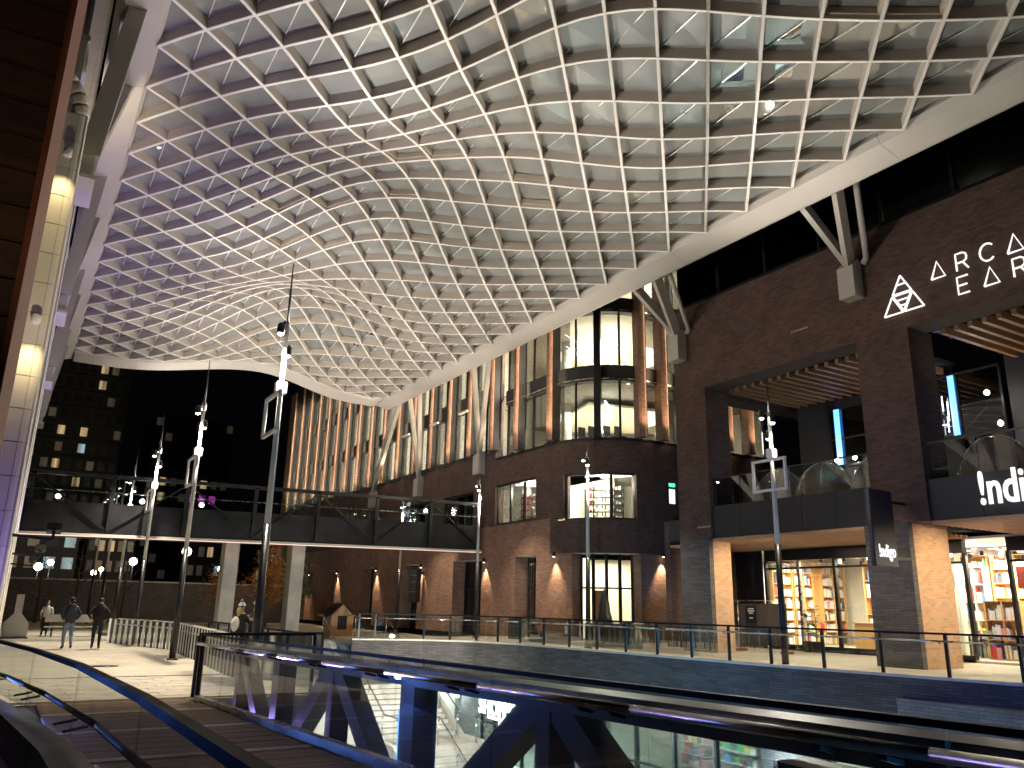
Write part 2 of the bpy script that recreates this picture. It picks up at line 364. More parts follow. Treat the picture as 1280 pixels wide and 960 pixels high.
def sweep(pts, prof):                                  # prof: list of (dx,dz) offsets swept along pts in Y
    b = MB(); k = len(prof); vs = []
    for p in pts: vs += [(p[0] + dx, p[1], p[2] + dz) for dx, dz in prof]
    return b.add(vs, [(i * k + j, i * k + (j + 1) % k, (i + 1) * k + (j + 1) % k, (i + 1) * k + j) for i in range(len(pts) - 1) for j in range(k)] + [tuple(range(k)), tuple((len(pts) - 1) * k + j for j in range(k))])
YE, YN = 45.2, 44.2 - SY * NN
rp = [(0, 1.1), (0, .25), (.12, .08), (.95, -.12), (1.12, -.06), (1.22, .06), (1.22, .55), (1.1, 1.1)]
ys_ = [YN - 1.4, 2.9, 11.1, 19.3, 27.5, 35.7, YE + 1.4]
for a, b in zip(ys_[:-1], ys_[1:]): sweep([(17.86, a + .006, 11.98), (17.86, b - .006, 11.98)], rp).build('edge_beam', M['beam'], can)
lp = [(0, 1.1), (0, .25), (-.1, .08), (-.85, -.1), (-1.0, -.02), (-1.0, 1.1)]
for a, b in zip(ys_[:-1], ys_[1:]): sweep([(1.0, a + .006, 11.98), (1.0, b - .006, 11.98)], lp).build('edge_beam', M['beam'], can)
def xbeam(y0, sgn):
    xs = np.linspace(1.0, 17.86, 29); b = MB(); vs = []; prof = [(0, 1.0), (0, .16), (.14, .05), (1.15, -.07), (1.33, -.09), (1.4, .0), (1.4, .55), (1.2, 1.0)]
    for x in xs:
        z = zc(x, min(y0, 46)) - .04
        vs += [(x, y0 + sgn * dy, z + dz) for dy, dz in prof]
    k = len(prof)
    b.add(vs, [(i * k + j, i * k + (j + 1) % k, (i + 1) * k + (j + 1) % k, (i + 1) * k + j) for i in range(28) for j in range(k)] + [tuple(range(k)), tuple(28 * k + j for j in range(k))])
    b.build('edge_beam', M['beam'], can)
xbeam(YE, 1); xbeam(YN, -1)
# struts that carry the right edge beam on the facades: V of two flat arms, a drain pipe and a boot on the wall
def strut(y, zb, xb, ytop, dirs, arms=(-1.9, -.5)):
    pz = zb + .55
    for a in arms:
        b = MB(); p0 = Vector((xb - .28, y - .04, pz)); p1 = Vector((19.05, ytop + a, 12.45))
        w_ = 1.0 if zb > 9 else .68
        b.beam(p0, p1, .17 * w_, .40 * w_, up=(1, .2, .3)); b.build('strut_arm', M['beam'], can)
    if zb > 9: MB().tube([(xb - .12, y - .42, pz - .05), (xb - .10, y - .55, pz + .12), (19.2, ytop + arms[0] - .55, 12.5)], .10, 12).build('drain_pipe', M['beam'], can)
    b = MB(); b.extr([(xb - .5, y - .3, zb - .62), (xb - .03, y - .3, zb - .62), (xb - .03, y - .3, zb + .55), (xb - .2, y - .3, zb + .72), (xb - .5, y - .3, zb + .45)], (0, .6, 0))
    b.build('strut_boot', M['beam'], can)
strut(15.2, 10.5, 22.3, 15.2, 1); strut(23.45, 10.45, 22.3, 23.3, 1)
strut(39.6, 7.75, 22.0, 36, 1, (-2.1, -.35)); strut(47.7, 7.35, 22.0, 44, 1, (-1.7, -.2)); strut(55.6, 7.3, 22.0, 46, 1, (-1.0, -.1))
# left struts: thick grey box arms from the white building up to the left edge beam
for i, y in enumerate((15.4, 23.6, 31.8, 40.0)):
    b = MB(); b.beam((.0, y, 7.7), (.42, y + 1.2, 12.1), .34, .62, up=(0, 1, .2)); b.build('strut_arm', M['greybox'], can)
    b = MB(); b.beam((.0, y + .1, 7.7), (.55, y + 4.4, 12.1), .22, .5, up=(0, 1, .2)); b.build('strut_arm', M['greybox'], can)
    MB().box((-.22, y - .3, 7.25), (.10, y + .5, 7.75)).build('strut_boot', M['greybox'], can)
    MB().box((-.24, y - .55, 7.17), (.17, y + .75, 7.245)).build('boot_cap', M['greybox'], can)

# ================================================================== GROUND AND LEVELS
LOW = -6.5
def zd(y): return -1.09 - .034 * y if y < 22.4 else -1.85      # ramp, then level plaza
struct(MB().box((-400, -300, LOW - .5), (600, 900, LOW)), 'ground', M['conc_lt'])
# plaza deck (structure) with loose-laid pavers on its near part
pz = MB()
pz.prism([(-1.2, 22.4), (7.0, 22.4), (7.0, 34.5), (9.6, 36.6), (22.6, 36.6), (22.6, 80), (-1.2, 80)], -2.5, -1.85)
for (xa, xb_, ya) in ((-1.2, 5.0, 15.2), (5.001, 7.0, 20.5)):
    pz.add([(xa, ya, zd(ya) - .5), (xb_, ya, zd(ya) - .5), (xb_, 22.399, -2.35), (xa, 22.399, -2.35), (xa, ya, zd(ya) - .03), (xb_, ya, zd(ya) - .03), (xb_, 22.399, -1.88), (xa, 22.399, -1.88)],
       [(0, 1, 2, 3), (4, 5, 6, 7), (0, 1, 5, 4), (1, 2, 6, 5), (2, 3, 7, 6), (3, 0, 4, 7)])
plaza = struct(pz, 'plaza', M['paverfield'])
ry = 15.36; row = 0
while ry < 22.0:
    x = -.3 - (row % 3) * .27
    while x < 5.3:
        x2 = x + .86; g = random.uniform(-.002, .003)
        if x2 > -.25:
            x1 = max(x, -.3)
            MB().add([(x1 + .006, ry + .006, zd(ry) + g), (x2 - .006, ry + .006, zd(ry) + g), (x2 - .006, ry + .434, zd(ry + .44) + g), (x1 + .006, ry + .434, zd(ry + .44) + g),
                      (x1 + .006, ry + .006, zd(ry) - .028), (x2 - .006, ry + .006, zd(ry) - .028), (x2 - .006, ry + .434, zd(ry + .44) - .028), (x1 + .006, ry + .434, zd(ry + .44) - .028)],
                     [(0, 1, 2, 3), (0, 1, 5, 4), (1, 2, 6, 5), (2, 3, 7, 6), (3, 0, 4, 7)]).build('paver', M['paver'] if random.random() < .7 else M['paver2'], plaza)
        x = x2
    ry += .44; row += 1
# ramp bridge: planks, pale nosing strips, steel truss at its right side
ramp = thing('ramp_bridge', 'brown timber ramp bridge with pale strips across it, running past the camera', 'footbridge', (1.7, 7, zd(7) - .4))
y = -1.0; k = 0
strips = [3.75, 6.05, 8.35, 10.65, 12.95, 15.2]
while y < 15.1:
    hit = [s for s in strips if y - .02 <= s < y + .14]
    nm, mt, w, dz = ('nosing_strip', M['conc_lt'], .10, .006) if hit else ('plank', M['plank'] if k % 3 else M['plank2'], .14, random.uniform(-.002, .002))
    w2 = w - .007
    MB().add([(.62, y, zd(y) + dz), (2.78, y, zd(y) + dz), (2.78, y + w2, zd(y + w2) + dz), (.62, y + w2, zd(y + w2) + dz),
              (.62, y, zd(y) - .04), (2.78, y, zd(y) - .04), (2.78, y + w2, zd(y + w2) - .04), (.62, y + w2, zd(y + w2) - .04)],
             [(0, 1, 2, 3), (0, 1, 5, 4), (1, 2, 6, 5), (2, 3, 7, 6), (3, 0, 4, 7)]).build(nm, mt, ramp)
    y += w; k += 1
MB().add([(.4, -1, zd(-1) - .3), (3.1, -1, zd(-1) - .3), (3.1, 15.19, zd(15.2) - .3), (.4, 15.19, zd(15.2) - .3), (.4, -1, zd(-1) - .05), (3.1, -1, zd(-1) - .05), (3.1, 15.19, zd(15.2) - .05), (.4, 15.19, zd(15.2) - .05)],
         [(0, 1, 2, 3), (4, 5, 6, 7), (0, 1, 5, 4), (1, 2, 6, 5), (2, 3, 7, 6), (3, 0, 4, 7)]).build('deck_plate', M['black'], ramp)
lr = [(.50, -.5), (.51, 4.0), (.44, 6.5), (.24, 9.2), (-.06, 12.0), (-.41, 14.0)]
for a, b in zip(lr[:-1], lr[1:]): MB().beam(a + (zd(a[1]) + .12,), b + (zd(b[1]) + .12,), .22, .42).build('edge_curb', M['black'], ramp)
for a, b in zip(lr[:-1], lr[1:]): MB().beam((a[0] - .24, a[1], zd(a[1]) - .25), (b[0] - .24, b[1], zd(b[1]) - .25), .25, .6).build('edge_girder', M['black'], ramp)
MB().beam((3.42, -1, -.50), (3.42, 14.6, -.80), .26, .15).build('top_chord', M['black'], ramp)
MB().beam((3.42, -1, -2.0), (3.42, 14.6, -2.45), .26, .26).build('bottom_chord', M['black'], ramp)
for i, yy in enumerate((.6, 5.0, 9.4, 13.8)):
    zt = -.54 - .0205 * yy
    MB().beam((3.42, yy, zt), (3.42, yy, -2.0 - .03 * yy), .22, .17, up=(0, 1, 0)).build('truss_post', M['black'], ramp)
    for s in (-1, 1):
        if -1 < yy + s * 2.1 < 14.6: MB().beam((3.42, yy + s * .10, zt), (3.42, yy + s * 2.05, -1.85 - .03 * yy), .20, .21, up=(0, 1, 0)).build('truss_diagonal', M['black'], ramp)
for yy in (2.8, 7.25, 11.6):
    MB().beam((3.42, yy, -.70), (3.42, yy, -2.2), .24, .30, up=(0, 1, 0)).build('truss_post', M['black'], ramp)
MB().box((3.36, 7.50, -2.6), (3.40, 7.56, -.98)).build('glow_strip', M['glowblue'], ramp)  # glowing strip painted in for blue light falling on the post side

# lower level wall under the terrace, floor slab of terrace, fascia
EDGE = [(21.0, -4), (20.5, 4), (19.67, 10.3), (18.62, 16.6), (18.05, 24), (17.7, 28.6), (16.9, 30.7), (15.3, 32.3), (13.4, 33.0), (12.5, 33.25), (12.3, 36.6)]
tr = MB(); tr.prism([(x + .36, y) for x, y in EDGE] + [(22.6, 36.6), (40, 36.6), (40, -4)], -1.72, -1.5)
struct(tr, 'terrace', M['paverfield'])
def strip_wall(path, z0, z1, off, th):
    b = MB(); n = len(path); L_, R_ = [], []
    for i, p in enumerate(path):
        a = Vector(path[max(i - 1, 0)]); c = Vector(path[min(i + 1, n - 1)]); d = (c - a).normalized(); nn = Vector((-d.y, d.x))
        L_.append(Vector(p) + nn * off); R_.append(Vector(p) + nn * (off - th))
    vs = [(q.x, q.y, z) for z in (z0, z1) for q in L_] + [(q.x, q.y, z) for z in (z0, z1) for q in R_]
    fs = []
    for i in range(n - 1):
        fs += [(i, i + 1, n + i + 1, n + i), (2 * n + i, 3 * n + i, 3 * n + i + 1, 2 * n + i + 1), (n + i, n + i + 1, 3 * n + i + 1, 3 * n + i), (i, 2 * n + i, 2 * n + i + 1, i + 1)]
    fs += [(0, n, 3 * n, 2 * n), (n - 1, 3 * n - 1, 4 * n - 1, 2 * n - 1)]
    return b.add(vs, fs)
fw = strip_wall(EDGE[:-1], -3.0, -1.504, .0, .35).build('wall', M['brickdk']); tag(fw, 'charcoal brick fascia wall below the glass balustrade of the terrace', 'wall')
strip_wall(EDGE[:-1], -1.502, -1.44, .05, .42).build('coping', M['conc_lt'], fw)

# ================================================================== BRICK MARKET HALL ON THE RIGHT
FX = 22.3
bb = thing('market_building', 'dark red brick building with deep openings and a lit bookshop, at the right', 'building', (FX, 12, -1.5))
PIL = [(13.6, 15.4), (22.25, 23.95), (4.3, 6.1)]
for (a, b) in PIL:
    MB().box((FX, a, 2.605), (FX + 1.25, b, 8.497)).build('pillar', M['brick'], bb)
    a, b = {13.6: (14.3, 15.75), 22.25: (22.4, 23.95)}.get(a, (a, b)); dp = 1.15 if a > 20 else 2.0
    MB().box((FX, a, -1.5), (FX + .22, b, 2.60)).build('pillar', M['brickdk'], bb)
    MB().box((FX + .222, a + .015, -1.5), (FX + dp, b, 2.60)).build('pier', M['brick3'], bb)
MB().box((FX, -3, 8.5), (FX + 1.0, 23.95, 12.1)).build('wall', M['brick'], bb)
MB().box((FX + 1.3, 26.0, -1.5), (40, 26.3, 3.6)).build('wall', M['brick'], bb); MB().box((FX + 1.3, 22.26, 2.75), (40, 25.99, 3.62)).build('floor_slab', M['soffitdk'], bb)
for i in range(13): MB().box((FX + 1.32 + i * .3, 22.26, 2.50), (FX + 1.43 + i * .3, 25.98, 2.60)).build('soffit_slat', M['wood'], bb)
MB().box((FX + 1.26, 23.0, 8.5), (40, 23.9, 12.09)).build('wall', M['brick'], bb); MB().box((31, 23.0, 3.6), (40, 23.9, 8.5)).build('wall', M['brick'], bb)
MB().box((FX + .05, -3, 12.1), (FX + 1.0, 23.95, 12.25)).build('window_sill', M['black'], bb)
# little soldier-course shelves set in the brick
for (y, z) in ((17.9, 9.55), (22.95, 3.05)):
    for i in range(6): MB().bbox((FX - .035, y - i * .12 - .1, z - .03), (FX + .01, y - i * .12, z + .03), .008).build('brick_header', M['brick3'], bb)
# top strip of dark windows
for k in range(11):
    y0 = -2.9 + k * 2.44
    f = MB(); f.box((FX + .25, y0, 12.26), (FX + .4, y0 + .1, 16)); f.box((FX + .25, y0 + .1, 14.3), (FX + .38, y0 + 2.44, 14.38))
    w = f.build('window', M['black'], bb)
    MB().box((FX + .33, y0 + .1, 12.26), (FX + .345, y0 + 2.43, 16)).build('pane', M['darkglass'], w)
MB().box((FX + 3.5, -3, 12.3), (FX + 3.7, 23.9, 16)).build('interior_wall', M['greyint'], bb)
MB().box((FX + .4, -3, 12.11), (FX + 3.6, 23.9, 12.2)).build('interior_floor', M['floorint'], bb)
MB().box((FX + .0, -3, 16), (40, 23.95, 16.4)).build('roof', M['blackmat'], bb)
for (y, z) in ((20.2, 13.1), (19.5, 13.1), (12.4, 13.6), (21.0, 12.9)):
    MB().box((FX + 3.2, y, z), (FX + 3.3, y + .3, z + .22)).build('ceiling_lamp', M['lampwarm'], bb)
BAYS = [(15.4, 22.25), (6.1, 13.6), (-3, 4.3)]
for bi, (a, b) in enumerate(BAYS):
    # black band between the storeys, in panels
    n = 5
    for i in range(n):
        y0 = a + (b - a) * i / n
        MB().box((FX + .12, y0 + .006, 2.62), (FX + .3, a + (b - a) * (i + 1) / n - .006, 3.80)).build('band_panel', M['blackmat'], bb)
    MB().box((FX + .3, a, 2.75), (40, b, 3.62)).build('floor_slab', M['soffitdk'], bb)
    # glass balustrade of the upper terrace
    for i in range(n):
        y0 = a + (b - a) * i / n
        MB().box((FX + .18, y0 + .02, 3.80), (FX + .195, a + (b - a) * (i + 1) / n - .02, 4.85)).build('glass_panel', M['railglass'], bb)
    MB().box((FX + .16, a, 4.85), (FX + .215, b, 4.89)).build('handrail', M['black'], bb)
    # ceilings: timber slats above the terrace and above the shopfront
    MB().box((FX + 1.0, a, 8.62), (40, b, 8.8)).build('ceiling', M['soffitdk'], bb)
    for i in range(int((b - a) / .42)):
        y0 = a + .2 + i * .42
        MB().box((FX + 1.02, y0, 8.34), (FX + 5.2, y0 + .14, 8.58)).build('ceiling_slat', M['wooddk'], bb)
    for i in range(5):
        MB().box((FX + 1.3 + i * .95, a, 8.585), (FX + 1.42 + i * .95, b, 8.61)).build('ceiling_rail', M['black'], bb)
    for i in range(17):
        x0 = FX + .1 + i * .3
        MB().box((x0, a, 2.50), (x0 + .11, b, 2.60)).build('soffit_slat', M['wood'], bb)
    # upper back wall with steel windows
    XB = 27.5
    MB().box((XB + .2, a, 3.62), (XB + .4, b, 8.6)).build('back_wall', M['blackmat'], bb)
    # ground floor: recessed glazed shopfront
    a, b = [(15.75, 24.4), (6.1, 14.3), (-3, 4.3)][bi]
    MB().box((XB, a, 2.05), (XB + .25, b, 2.5)).build('shopfront_header', M['black'], bb)
    MB().box((XB, a, -1.5), (XB + .2, b, -1.28)).build('shopfront_sill', M['black'], bb)
    MB().box((XB + .05, a, 1.70), (XB + .13, b, 1.78)).build('transom', M['black'], bb)
    m = 5 if bi == 0 else 4
    for i in range(m + 1):
        yy = a + (b - a) * i / m
        MB().box((XB + .02, yy - .06, -1.28), (XB + .16, yy + .06, 2.05)).build('mullion', M['stain'] if (i in (2, 4) and bi == 0) else M['black'], bb)
        if i < m:
            MB().box((XB + .08, yy + .06, -1.28), (XB + .095, yy + (b - a) / m - .06, 1.70)).build('pane', M['glass'], bb)
            MB().box((XB + .08, yy + .06, 1.78), (XB + .095, yy + (b - a) / m - .06, 2.05)).build('pane', M['glass'], bb)
# shop room shell
MB().box((XB, -3, -1.5), (35, 25.95, -1.42)).build('interior_floor', M['floorint'], bb)
MB().box((34.6, -3, -1.42), (34.8, 25.95, 2.6)).build('interior_wall', M['wallint'], bb)
MB().box((XB + .3, 25.7, -1.42), (34.6, 25.95, 2.6)).build('interior_wall', M['wallint'], bb)
MB().box((XB + .3, -3, 2.52), (34.6, 25.7, 2.6)).build('interior_ceiling', M['wallint'], bb)
for i in range(9):
    for j in range(3):
        MB().box((28.7 + j * 2.1, 1.5 + i * 2.35, 2.35), (28.85 + j * 2.1, 3.0 + i * 2.35, 2.41)).build('ceiling_lamp', M['tube'], bb)
for i in range(6): area('shop_light', (29.6, 3.5 + i * 4.0, 1.98), (29.6, 3.5 + i * 4.0, 0), 420, 3.2, 2.5, (1, .88, .68))
MB().box((33, 11.0, -1.42), (33.25, 12.2, 2.4)).build('interior_column', M['conc_lt'], bb)
MB().box((29.6, 17.3, -1.42), (30.0, 17.7, 2.5)).build('interior_column', M['conc_lt'], bb)
# timber clad feature walls
for (x, y0, y1) in ((31.5, 17.9, 19.9), (31.0, 8.0, 8.6), (31.6, 20.6, 21.4)):
    n = int((y1 - y0) / .25)
    for i in range(n): MB().box((x, y0 + i * .25 + .004, -1.42), (x + .12, y0 + (i + 1) * .25, 2.3)).build('wall_board', M['woodint'], bb)
# bookcases with books
BOOKC = [M_ for M_ in (cmat('book_white', (.75, .73, .68)), cmat('book_red', (.55, .06, .05)), cmat('book_blue', (.06, .22, .5)), cmat('book_green', (.1, .4, .2)), cmat('book_yellow', (.75, .5, .08)), cmat('book_dark', (.06, .06, .08)), cmat('book_pink', (.7, .3, .35)))]
def bookcase(x, y0, y1, z0, z1, label, rows, wood='woodint'):
    t = thing('bookcase', label, 'bookcase', (x, y0, z0), 'bookcases and display shelves in the bookshop')
    MB().box((x + .32, y0, z0), (x + .36, y1, z1)).build('back_panel', M[wood], t)
    for yy in (y0, (y0 + y1) / 2 - .02, y1 - .04): MB().box((x, yy, z0), (x + .319, yy + .04, z1)).build('side_panel', M[wood], t)
    bk = MB()
    for r in range(rows + 1):
        z = z0 + (z1 - z0 - .03) * r / rows
        MB().box((x + .002, y0 + .041, z), (x + .318, y1 - .041, z + .03)).build('shelf', M[wood], t)
        if r == rows: break
        h = (z1 - z0) / rows; y = y0 + .07
        while y < y1 - .12:
            w = random.choice((.03, .04, .06, .16, .2)); hh = h * random.uniform(.5, .85)
            if random.random() < .85: bk.box((x + .04, y, z + .031), (x + .28, y + w, z + hh), mi=random.choices(range(7), (14, 2, 2, 1, 1, 1, 1))[0])
            y += w + .012
    bk.build('book', BOOKC, t, kind='stuff')
z0 = -1.41
bookcase(30.6, 19.9, 21.9, z0, 2.0, 'timber bookcase with white books behind the potted plant in the left shop window', 5)
bookcase(33.9, 13.0, 17.0, z0, 2.1, 'wide timber bookcase on the back wall of the shop behind the lit brick pier', 6)
bookcase(33.9, 8.6, 12.6, z0, 2.1, 'wide timber bookcase on the back wall at the right edge of the photo', 6)
bookcase(28.6, 14.7, 15.9, z0, .5, 'low display shelf with red and blue books just right of the lit brick pier', 3)
bookcase(28.8, 12.1, 13.9, z0, .6, 'low display shelf of mixed books at the right edge behind the shop glass', 3)
bookcase(28.9, 18.0, 18.6, z0, .9, 'narrow blue and white display stand near the dark pillar in the shop window', 4, 'wallint')
bookcase(33.9, 17.2, 19.7, z0, 2.1, 'tall back-wall bookcase seen between the plant and the dark pillar', 6)
bookcase(31.2, 15.2, 16.9, z0, 2.2, 'full-height bookcase in the right shop window next to the lit pier', 7)
bookcase(31.2, 17.0, 18.7, z0, 2.2, 'full-height bookcase in the middle of the right shop window', 7)
bookcase(30.4, 10.2, 11.6, z0, 1.5, 'shoulder-high bookcase at the far right of the shop window', 5)
bookcase(29.4, 16.2, 17.0, z0, 1.7, 'slim bookcase just inside the glass hidden partly by the dark pillar', 5, 'wallint')
bookcase(32.4, 21.0, 22.5, z0, 2.2, 'tall bookcase at the far left corner of the left shop window', 6)
def end_bookcase(x, w, z1, label, rows, wood='woodint'):
    bookcase(0, 0, w, z0, z1, label, rows, wood)
    r_ = [o for o in bpy.data.objects if o.get('label') == label][0]
    r_.location = (x, 25.3, z0); r_.rotation_euler = (0, 0, math.pi / 2)
end_bookcase(30.3, 1.3, 2.25, 'full-height timber bookcase on the end wall at the left of the left shop window', 7)
end_bookcase(31.7, 1.3, 2.25, 'second timber bookcase on the end wall of the left shop window', 7)
end_bookcase(33.9, 1.6, 2.25, 'third timber bookcase on the end wall near the shop back corner', 7)
for i in range(8): MB().box((31.75 + i * .07, 25.55, -1.42), (31.81 + i * .07, 25.69, 2.3)).build('wall_board', M['woodint'], bb)
MB().box((27.9, 25.5, -1.42), (28.9, 25.69, 2.4)).build('wall_board', M['greyint'], bb)
for q, (x, y) in enumerate(((29.0, 16.0), (29.6, 13.0), (28.6, 10.9), (30.0, 18.9))):
    tb = thing('display_table', ('low white display table piled with books just right of the lit pier', 'low white display table with books in the middle of the right window', 'low white display table with books nearest the right edge', 'low white display table behind the counter in the left window')[q], 'table', (x, y, z0), 'display tables in the bookshop')
    MB().bbox((x - .4, y - .6, z0 + .72), (x + .4, y + .6, z0 + .78), .01).build('tabletop', M['white'], tb)
    for a_ in (-.35, .35):
        for b_ in (-.55, .55): MB().box((x + a_ - .025, y + b_ - .025, z0), (x + a_ + .025, y + b_ + .025, z0 + .719)).build('leg', M['black'], tb)
    g_ = MB()
    for i in range(26):
        u, v_ = random.uniform(-.34, .24), random.uniform(-.55, .45); hz = random.choice((.04, .08, .14, .2)); g_.box((x + u, y + v_, z0 + .781), (x + u + .12, y + v_ + .16, z0 + .781 + hz), mi=random.randrange(7))
    g_.build('book', BOOKC, tb, kind='stuff')
for i in range(14):                                    # ceiling clutter: pipes, track lights
    y = 7.4 + i * 1.1
    MB().tube([(28.2 + (i % 3) * .4, y, 2.22), (33.8, y + .2, 2.22)], .035 if i % 4 else .12, 8).build('ceiling_pipe', M['stain' if i % 2 else 'greyint'], bb)
    for x in (28.4, 29.6, 31.0):
        MB().lathe((x, y + .5, 2.0), [(.05, 0), (.06, .02), (.06, .14), (.03, .16)], 8).build('track_lamp', M['lampw' if (i + int(x)) % 3 == 0 else 'black'], bb)
for i, (y, c) in enumerate(((16.6, 'book_white'), (14.0, 'book_red'), (12.6, 'book_white'), (19.0, 'book_blue'))):
    ps_ = MB().box((28.3, y, .9), (28.33, y + .5, 1.6)).build('hanging_poster', M[c]); tag(ps_, ('white hanging poster just right of the lit brick pier', 'red hanging poster in the right shop window', 'second white hanging poster farther right in the shop window', 'blue poster hanging in the left shop window by the pillar')[i], 'poster')
t = thing('counter', 'plain brown timber counter under the bookcase in the left shop window', 'counter', (29.2, 19.3, z0))
MB().bbox((29.2, 19.2, z0), (29.9, 21.5, -.42), .01).build('body', M['woodint'], t); MB().bbox((29.15, 19.15, -.415), (29.95, 21.55, -.36), .01).build('counter_top', M['wood'], t)
# plants by the window
def potted(x, y, z, h, label, n=16):
    t = thing('potted_plant', label, 'plant', (x, y, z), 'potted plants along the shopfront')
    MB().lathe((x, y, z), [(.16, 0), (.22, .38), (.24, .4), (.2, .36)]).build('pot', M['blackmat'], t)
    MB().tube([(x, y, z + .3), (x + .03, y, z + h * .6), (x, y + .03, z + h)], [.022, .016, .008], 6).build('stem', M['bark'], t)
    for i in range(n):
        a = i * 2.4; zz = z + h * (.35 + .65 * i / n); L_ = random.uniform(.28, .5)
        d = Vector((math.cos(a), math.sin(a), random.uniform(.1, .7))).normalized(); s = d.cross(Vector((0, 0, 1))).normalized() * L_ * .2
        p = Vector((x, y, zz)); q = p + d * L_ * .55; e = p + d * L_ + Vector((0, 0, -.12 * L_))
        MB().add([p, q + s, e, q - s, q + Vector((0, 0, -.03))], [(0, 1, 4), (1, 2, 4), (2, 3, 4), (3, 0, 4)], True).build('leaf', M['leaf'], t)
potted(27.0, 21.6, -1.5, 1.75, 'tall leafy pot plant standing in front of the left shop window')
potted(27.0, 22.0, -1.5, 1.5, 'shorter leafy pot plant against the fence end by the left shop window')
# fence with dark mesh banner in front of the dark left end of the shopfront
fe = thing('construction_fence', 'temporary steel fence covered with dark brown mesh and a small black notice', 'fence', (24.6, 22.3, -1.5))
MB().box((24.66, 21.0, -1.25), (24.70, 23.6, .28)).build('mesh_cover', M['mesh'], fe)
for y in (21.0, 23.3): MB().tube([(24.6, y, -1.5), (24.6, y, .4)], .025, 8).build('post', M['stain'], fe)
MB().tube([(24.6, 21.0, .38), (24.6, 23.6, .38)], .02, 8).build('top_rail', M['stain'], fe)
for y in (21.05, 23.25): MB().bbox((24.35, y - .12, -1.5), (24.9, y + .12, -1.4), .03).build('foot', cmat('fence_foot_red', (.25, .05, .03)), fe)
n_ = MB().box((24.62, 22.4, -.45), (24.64, 22.9, .2)).build('notice', M['black'], fe)
for zz, w in ((.06, .3), (-.02, .34), (-.1, .2), (-.28, .16)): MB().box((24.61, 22.65 - w / 2, zz), (24.618, 22.65 + w / 2, zz + .035)).build('notice_line', M['white'], n_)
# black hoarding at the far end of the shopfront
for i in range(3): MB().box((27.4, 24.47 + i * .5, -1.5), (27.48, 24.95 + i * .5, 2.5)).build('hoarding_board', M['black'], bb)
# upper terrace: steel windows on the back wall, reflections of neon letters, round-topped domes
def steel_window(y0, y1, z0, z1, bars_y, bars_z, blue=None):
    f = MB(); x = 27.5
    for a_, b_ in (((y0, z0), (y0 + .07, z1)), ((y1 - .07, z0), (y1, z1)), ((y0 + .07, z0), (y1 - .07, z0 + .07)), ((y0 + .07, z1 - .07), (y1 - .07, z1))):
        f.box((x, a_[0], a_[1]), (x + .12, b_[0], b_[1]))
    for y in bars_y: f.box((x + .01, y, z0 + .07), (x + .1, y + .05, z1 - .07))
    for z in bars_z: f.box((x - .005, y0 + .07, z), (x + .11, y1 - .07, z + .05))
    w = f.build('window', M['black'], bb)
    MB().box((x + .06, y0 + .07, z0 + .07), (x + .07, y1 - .07, z1 - .07)).build('pane', M['darkglass'], w)
    if blue: MB().box((x - .03, blue[0], z0 + .07), (x - .012, blue[1], z1 - .07)).build('led_panel', M['glowblue'], w)
steel_window(16.2, 20.6, 5.6, 8.0, (17.6,), (6.7,), (20.05, 20.3))
steel_window(13.7, 16.7, 6.0, 8.3, (15.2,), (7.0,), (15.28, 15.5))
steel_window(8.2, 12.8, 6.0, 8.3, (9.6, 11.2), (7.0,))
def stroke(name, segs, r, mat, parent):
    b = MB()
    for s in segs: b.tube(s, r, 6)
    return b.build(name, mat, parent)
neon = thing('neon_reflection', 'reflection of thin neon letters, built as glowing tubes in the dark upper window', 'sign', (27.4, 16.2, 6.5))  # a reflection in the window glass, modelled as glowing tubes
X = 27.38
def P(y, z): return (X, y, z)
arc = [P(16.55 - .32 * math.sin(t), 7.25 + .27 * math.cos(t)) for t in np.linspace(0, math.pi, 9)]
stroke('letter', [[P(16.55, 6.98), P(16.55, 7.52)], arc], .016, M['tubec'], neon)
for i, y in enumerate((15.95, 15.72)): stroke('letter', [[P(y, 6.98), P(y, 7.52)]], .016, M['tubec'], neon)
stroke('letter', [[P(16.3, 6.2), P(16.3, 6.75)], [P(16.5, 6.75), P(16.1, 6.75)]], .016, M['tubec'], neon)
stroke('letter', [[P(15.95, 6.2), P(15.95, 6.75)], [P(15.95, 6.48), P(15.6, 6.48)], [P(15.6, 6.2), P(15.6, 6.75)]], .016, M['tubec'], neon)
stroke('letter', [[P(15.55, 6.6), P(15.55, 7.3)]], .016, M['tubec'], neon)
def dome(y, label, r=1.15, x=24.4):
    t = thing('dining_dome', label, 'dome', (x, y, 3.63), 'clear dining domes on the upper terrace')
    prof = [(r * math.cos(a), 1.55 * math.sin(a)) for a in np.linspace(0, math.pi / 2 - .04, 9)]
    MB().lathe((x, y, 3.63), prof, 24).build('shell', M['domeskin'], t)
    for k in range(3):
        a0 = .5 + k * math.pi / 3
        MB().tube([(x + r * 1.01 * math.cos(a) * math.cos(a0), y + r * 1.01 * math.cos(a) * math.sin(a0), 3.63 + 1.57 * math.sin(a)) for a in np.linspace(0, math.pi, 15)], .012, 6).build('hoop', M['greyint'], t)
M['domeskin'] = glass_mat('clear_dome_plastic', (.8, .76, .68), .5, .04, .2, haze=.3, hazecol=(.42, .35, .24))
for y, l in ((20.6, 'clear dining dome behind the white-framed lamp post banner'), (18.6, 'clear dining dome in the middle of the left terrace opening'), (16.3, 'clear dining dome half hidden by the big brick pillar'), (12.6, 'clear dining dome just right of the big brick pillar'), (10.2, 'clear dining dome above the big white shop lettering')):
    dome(y, l)
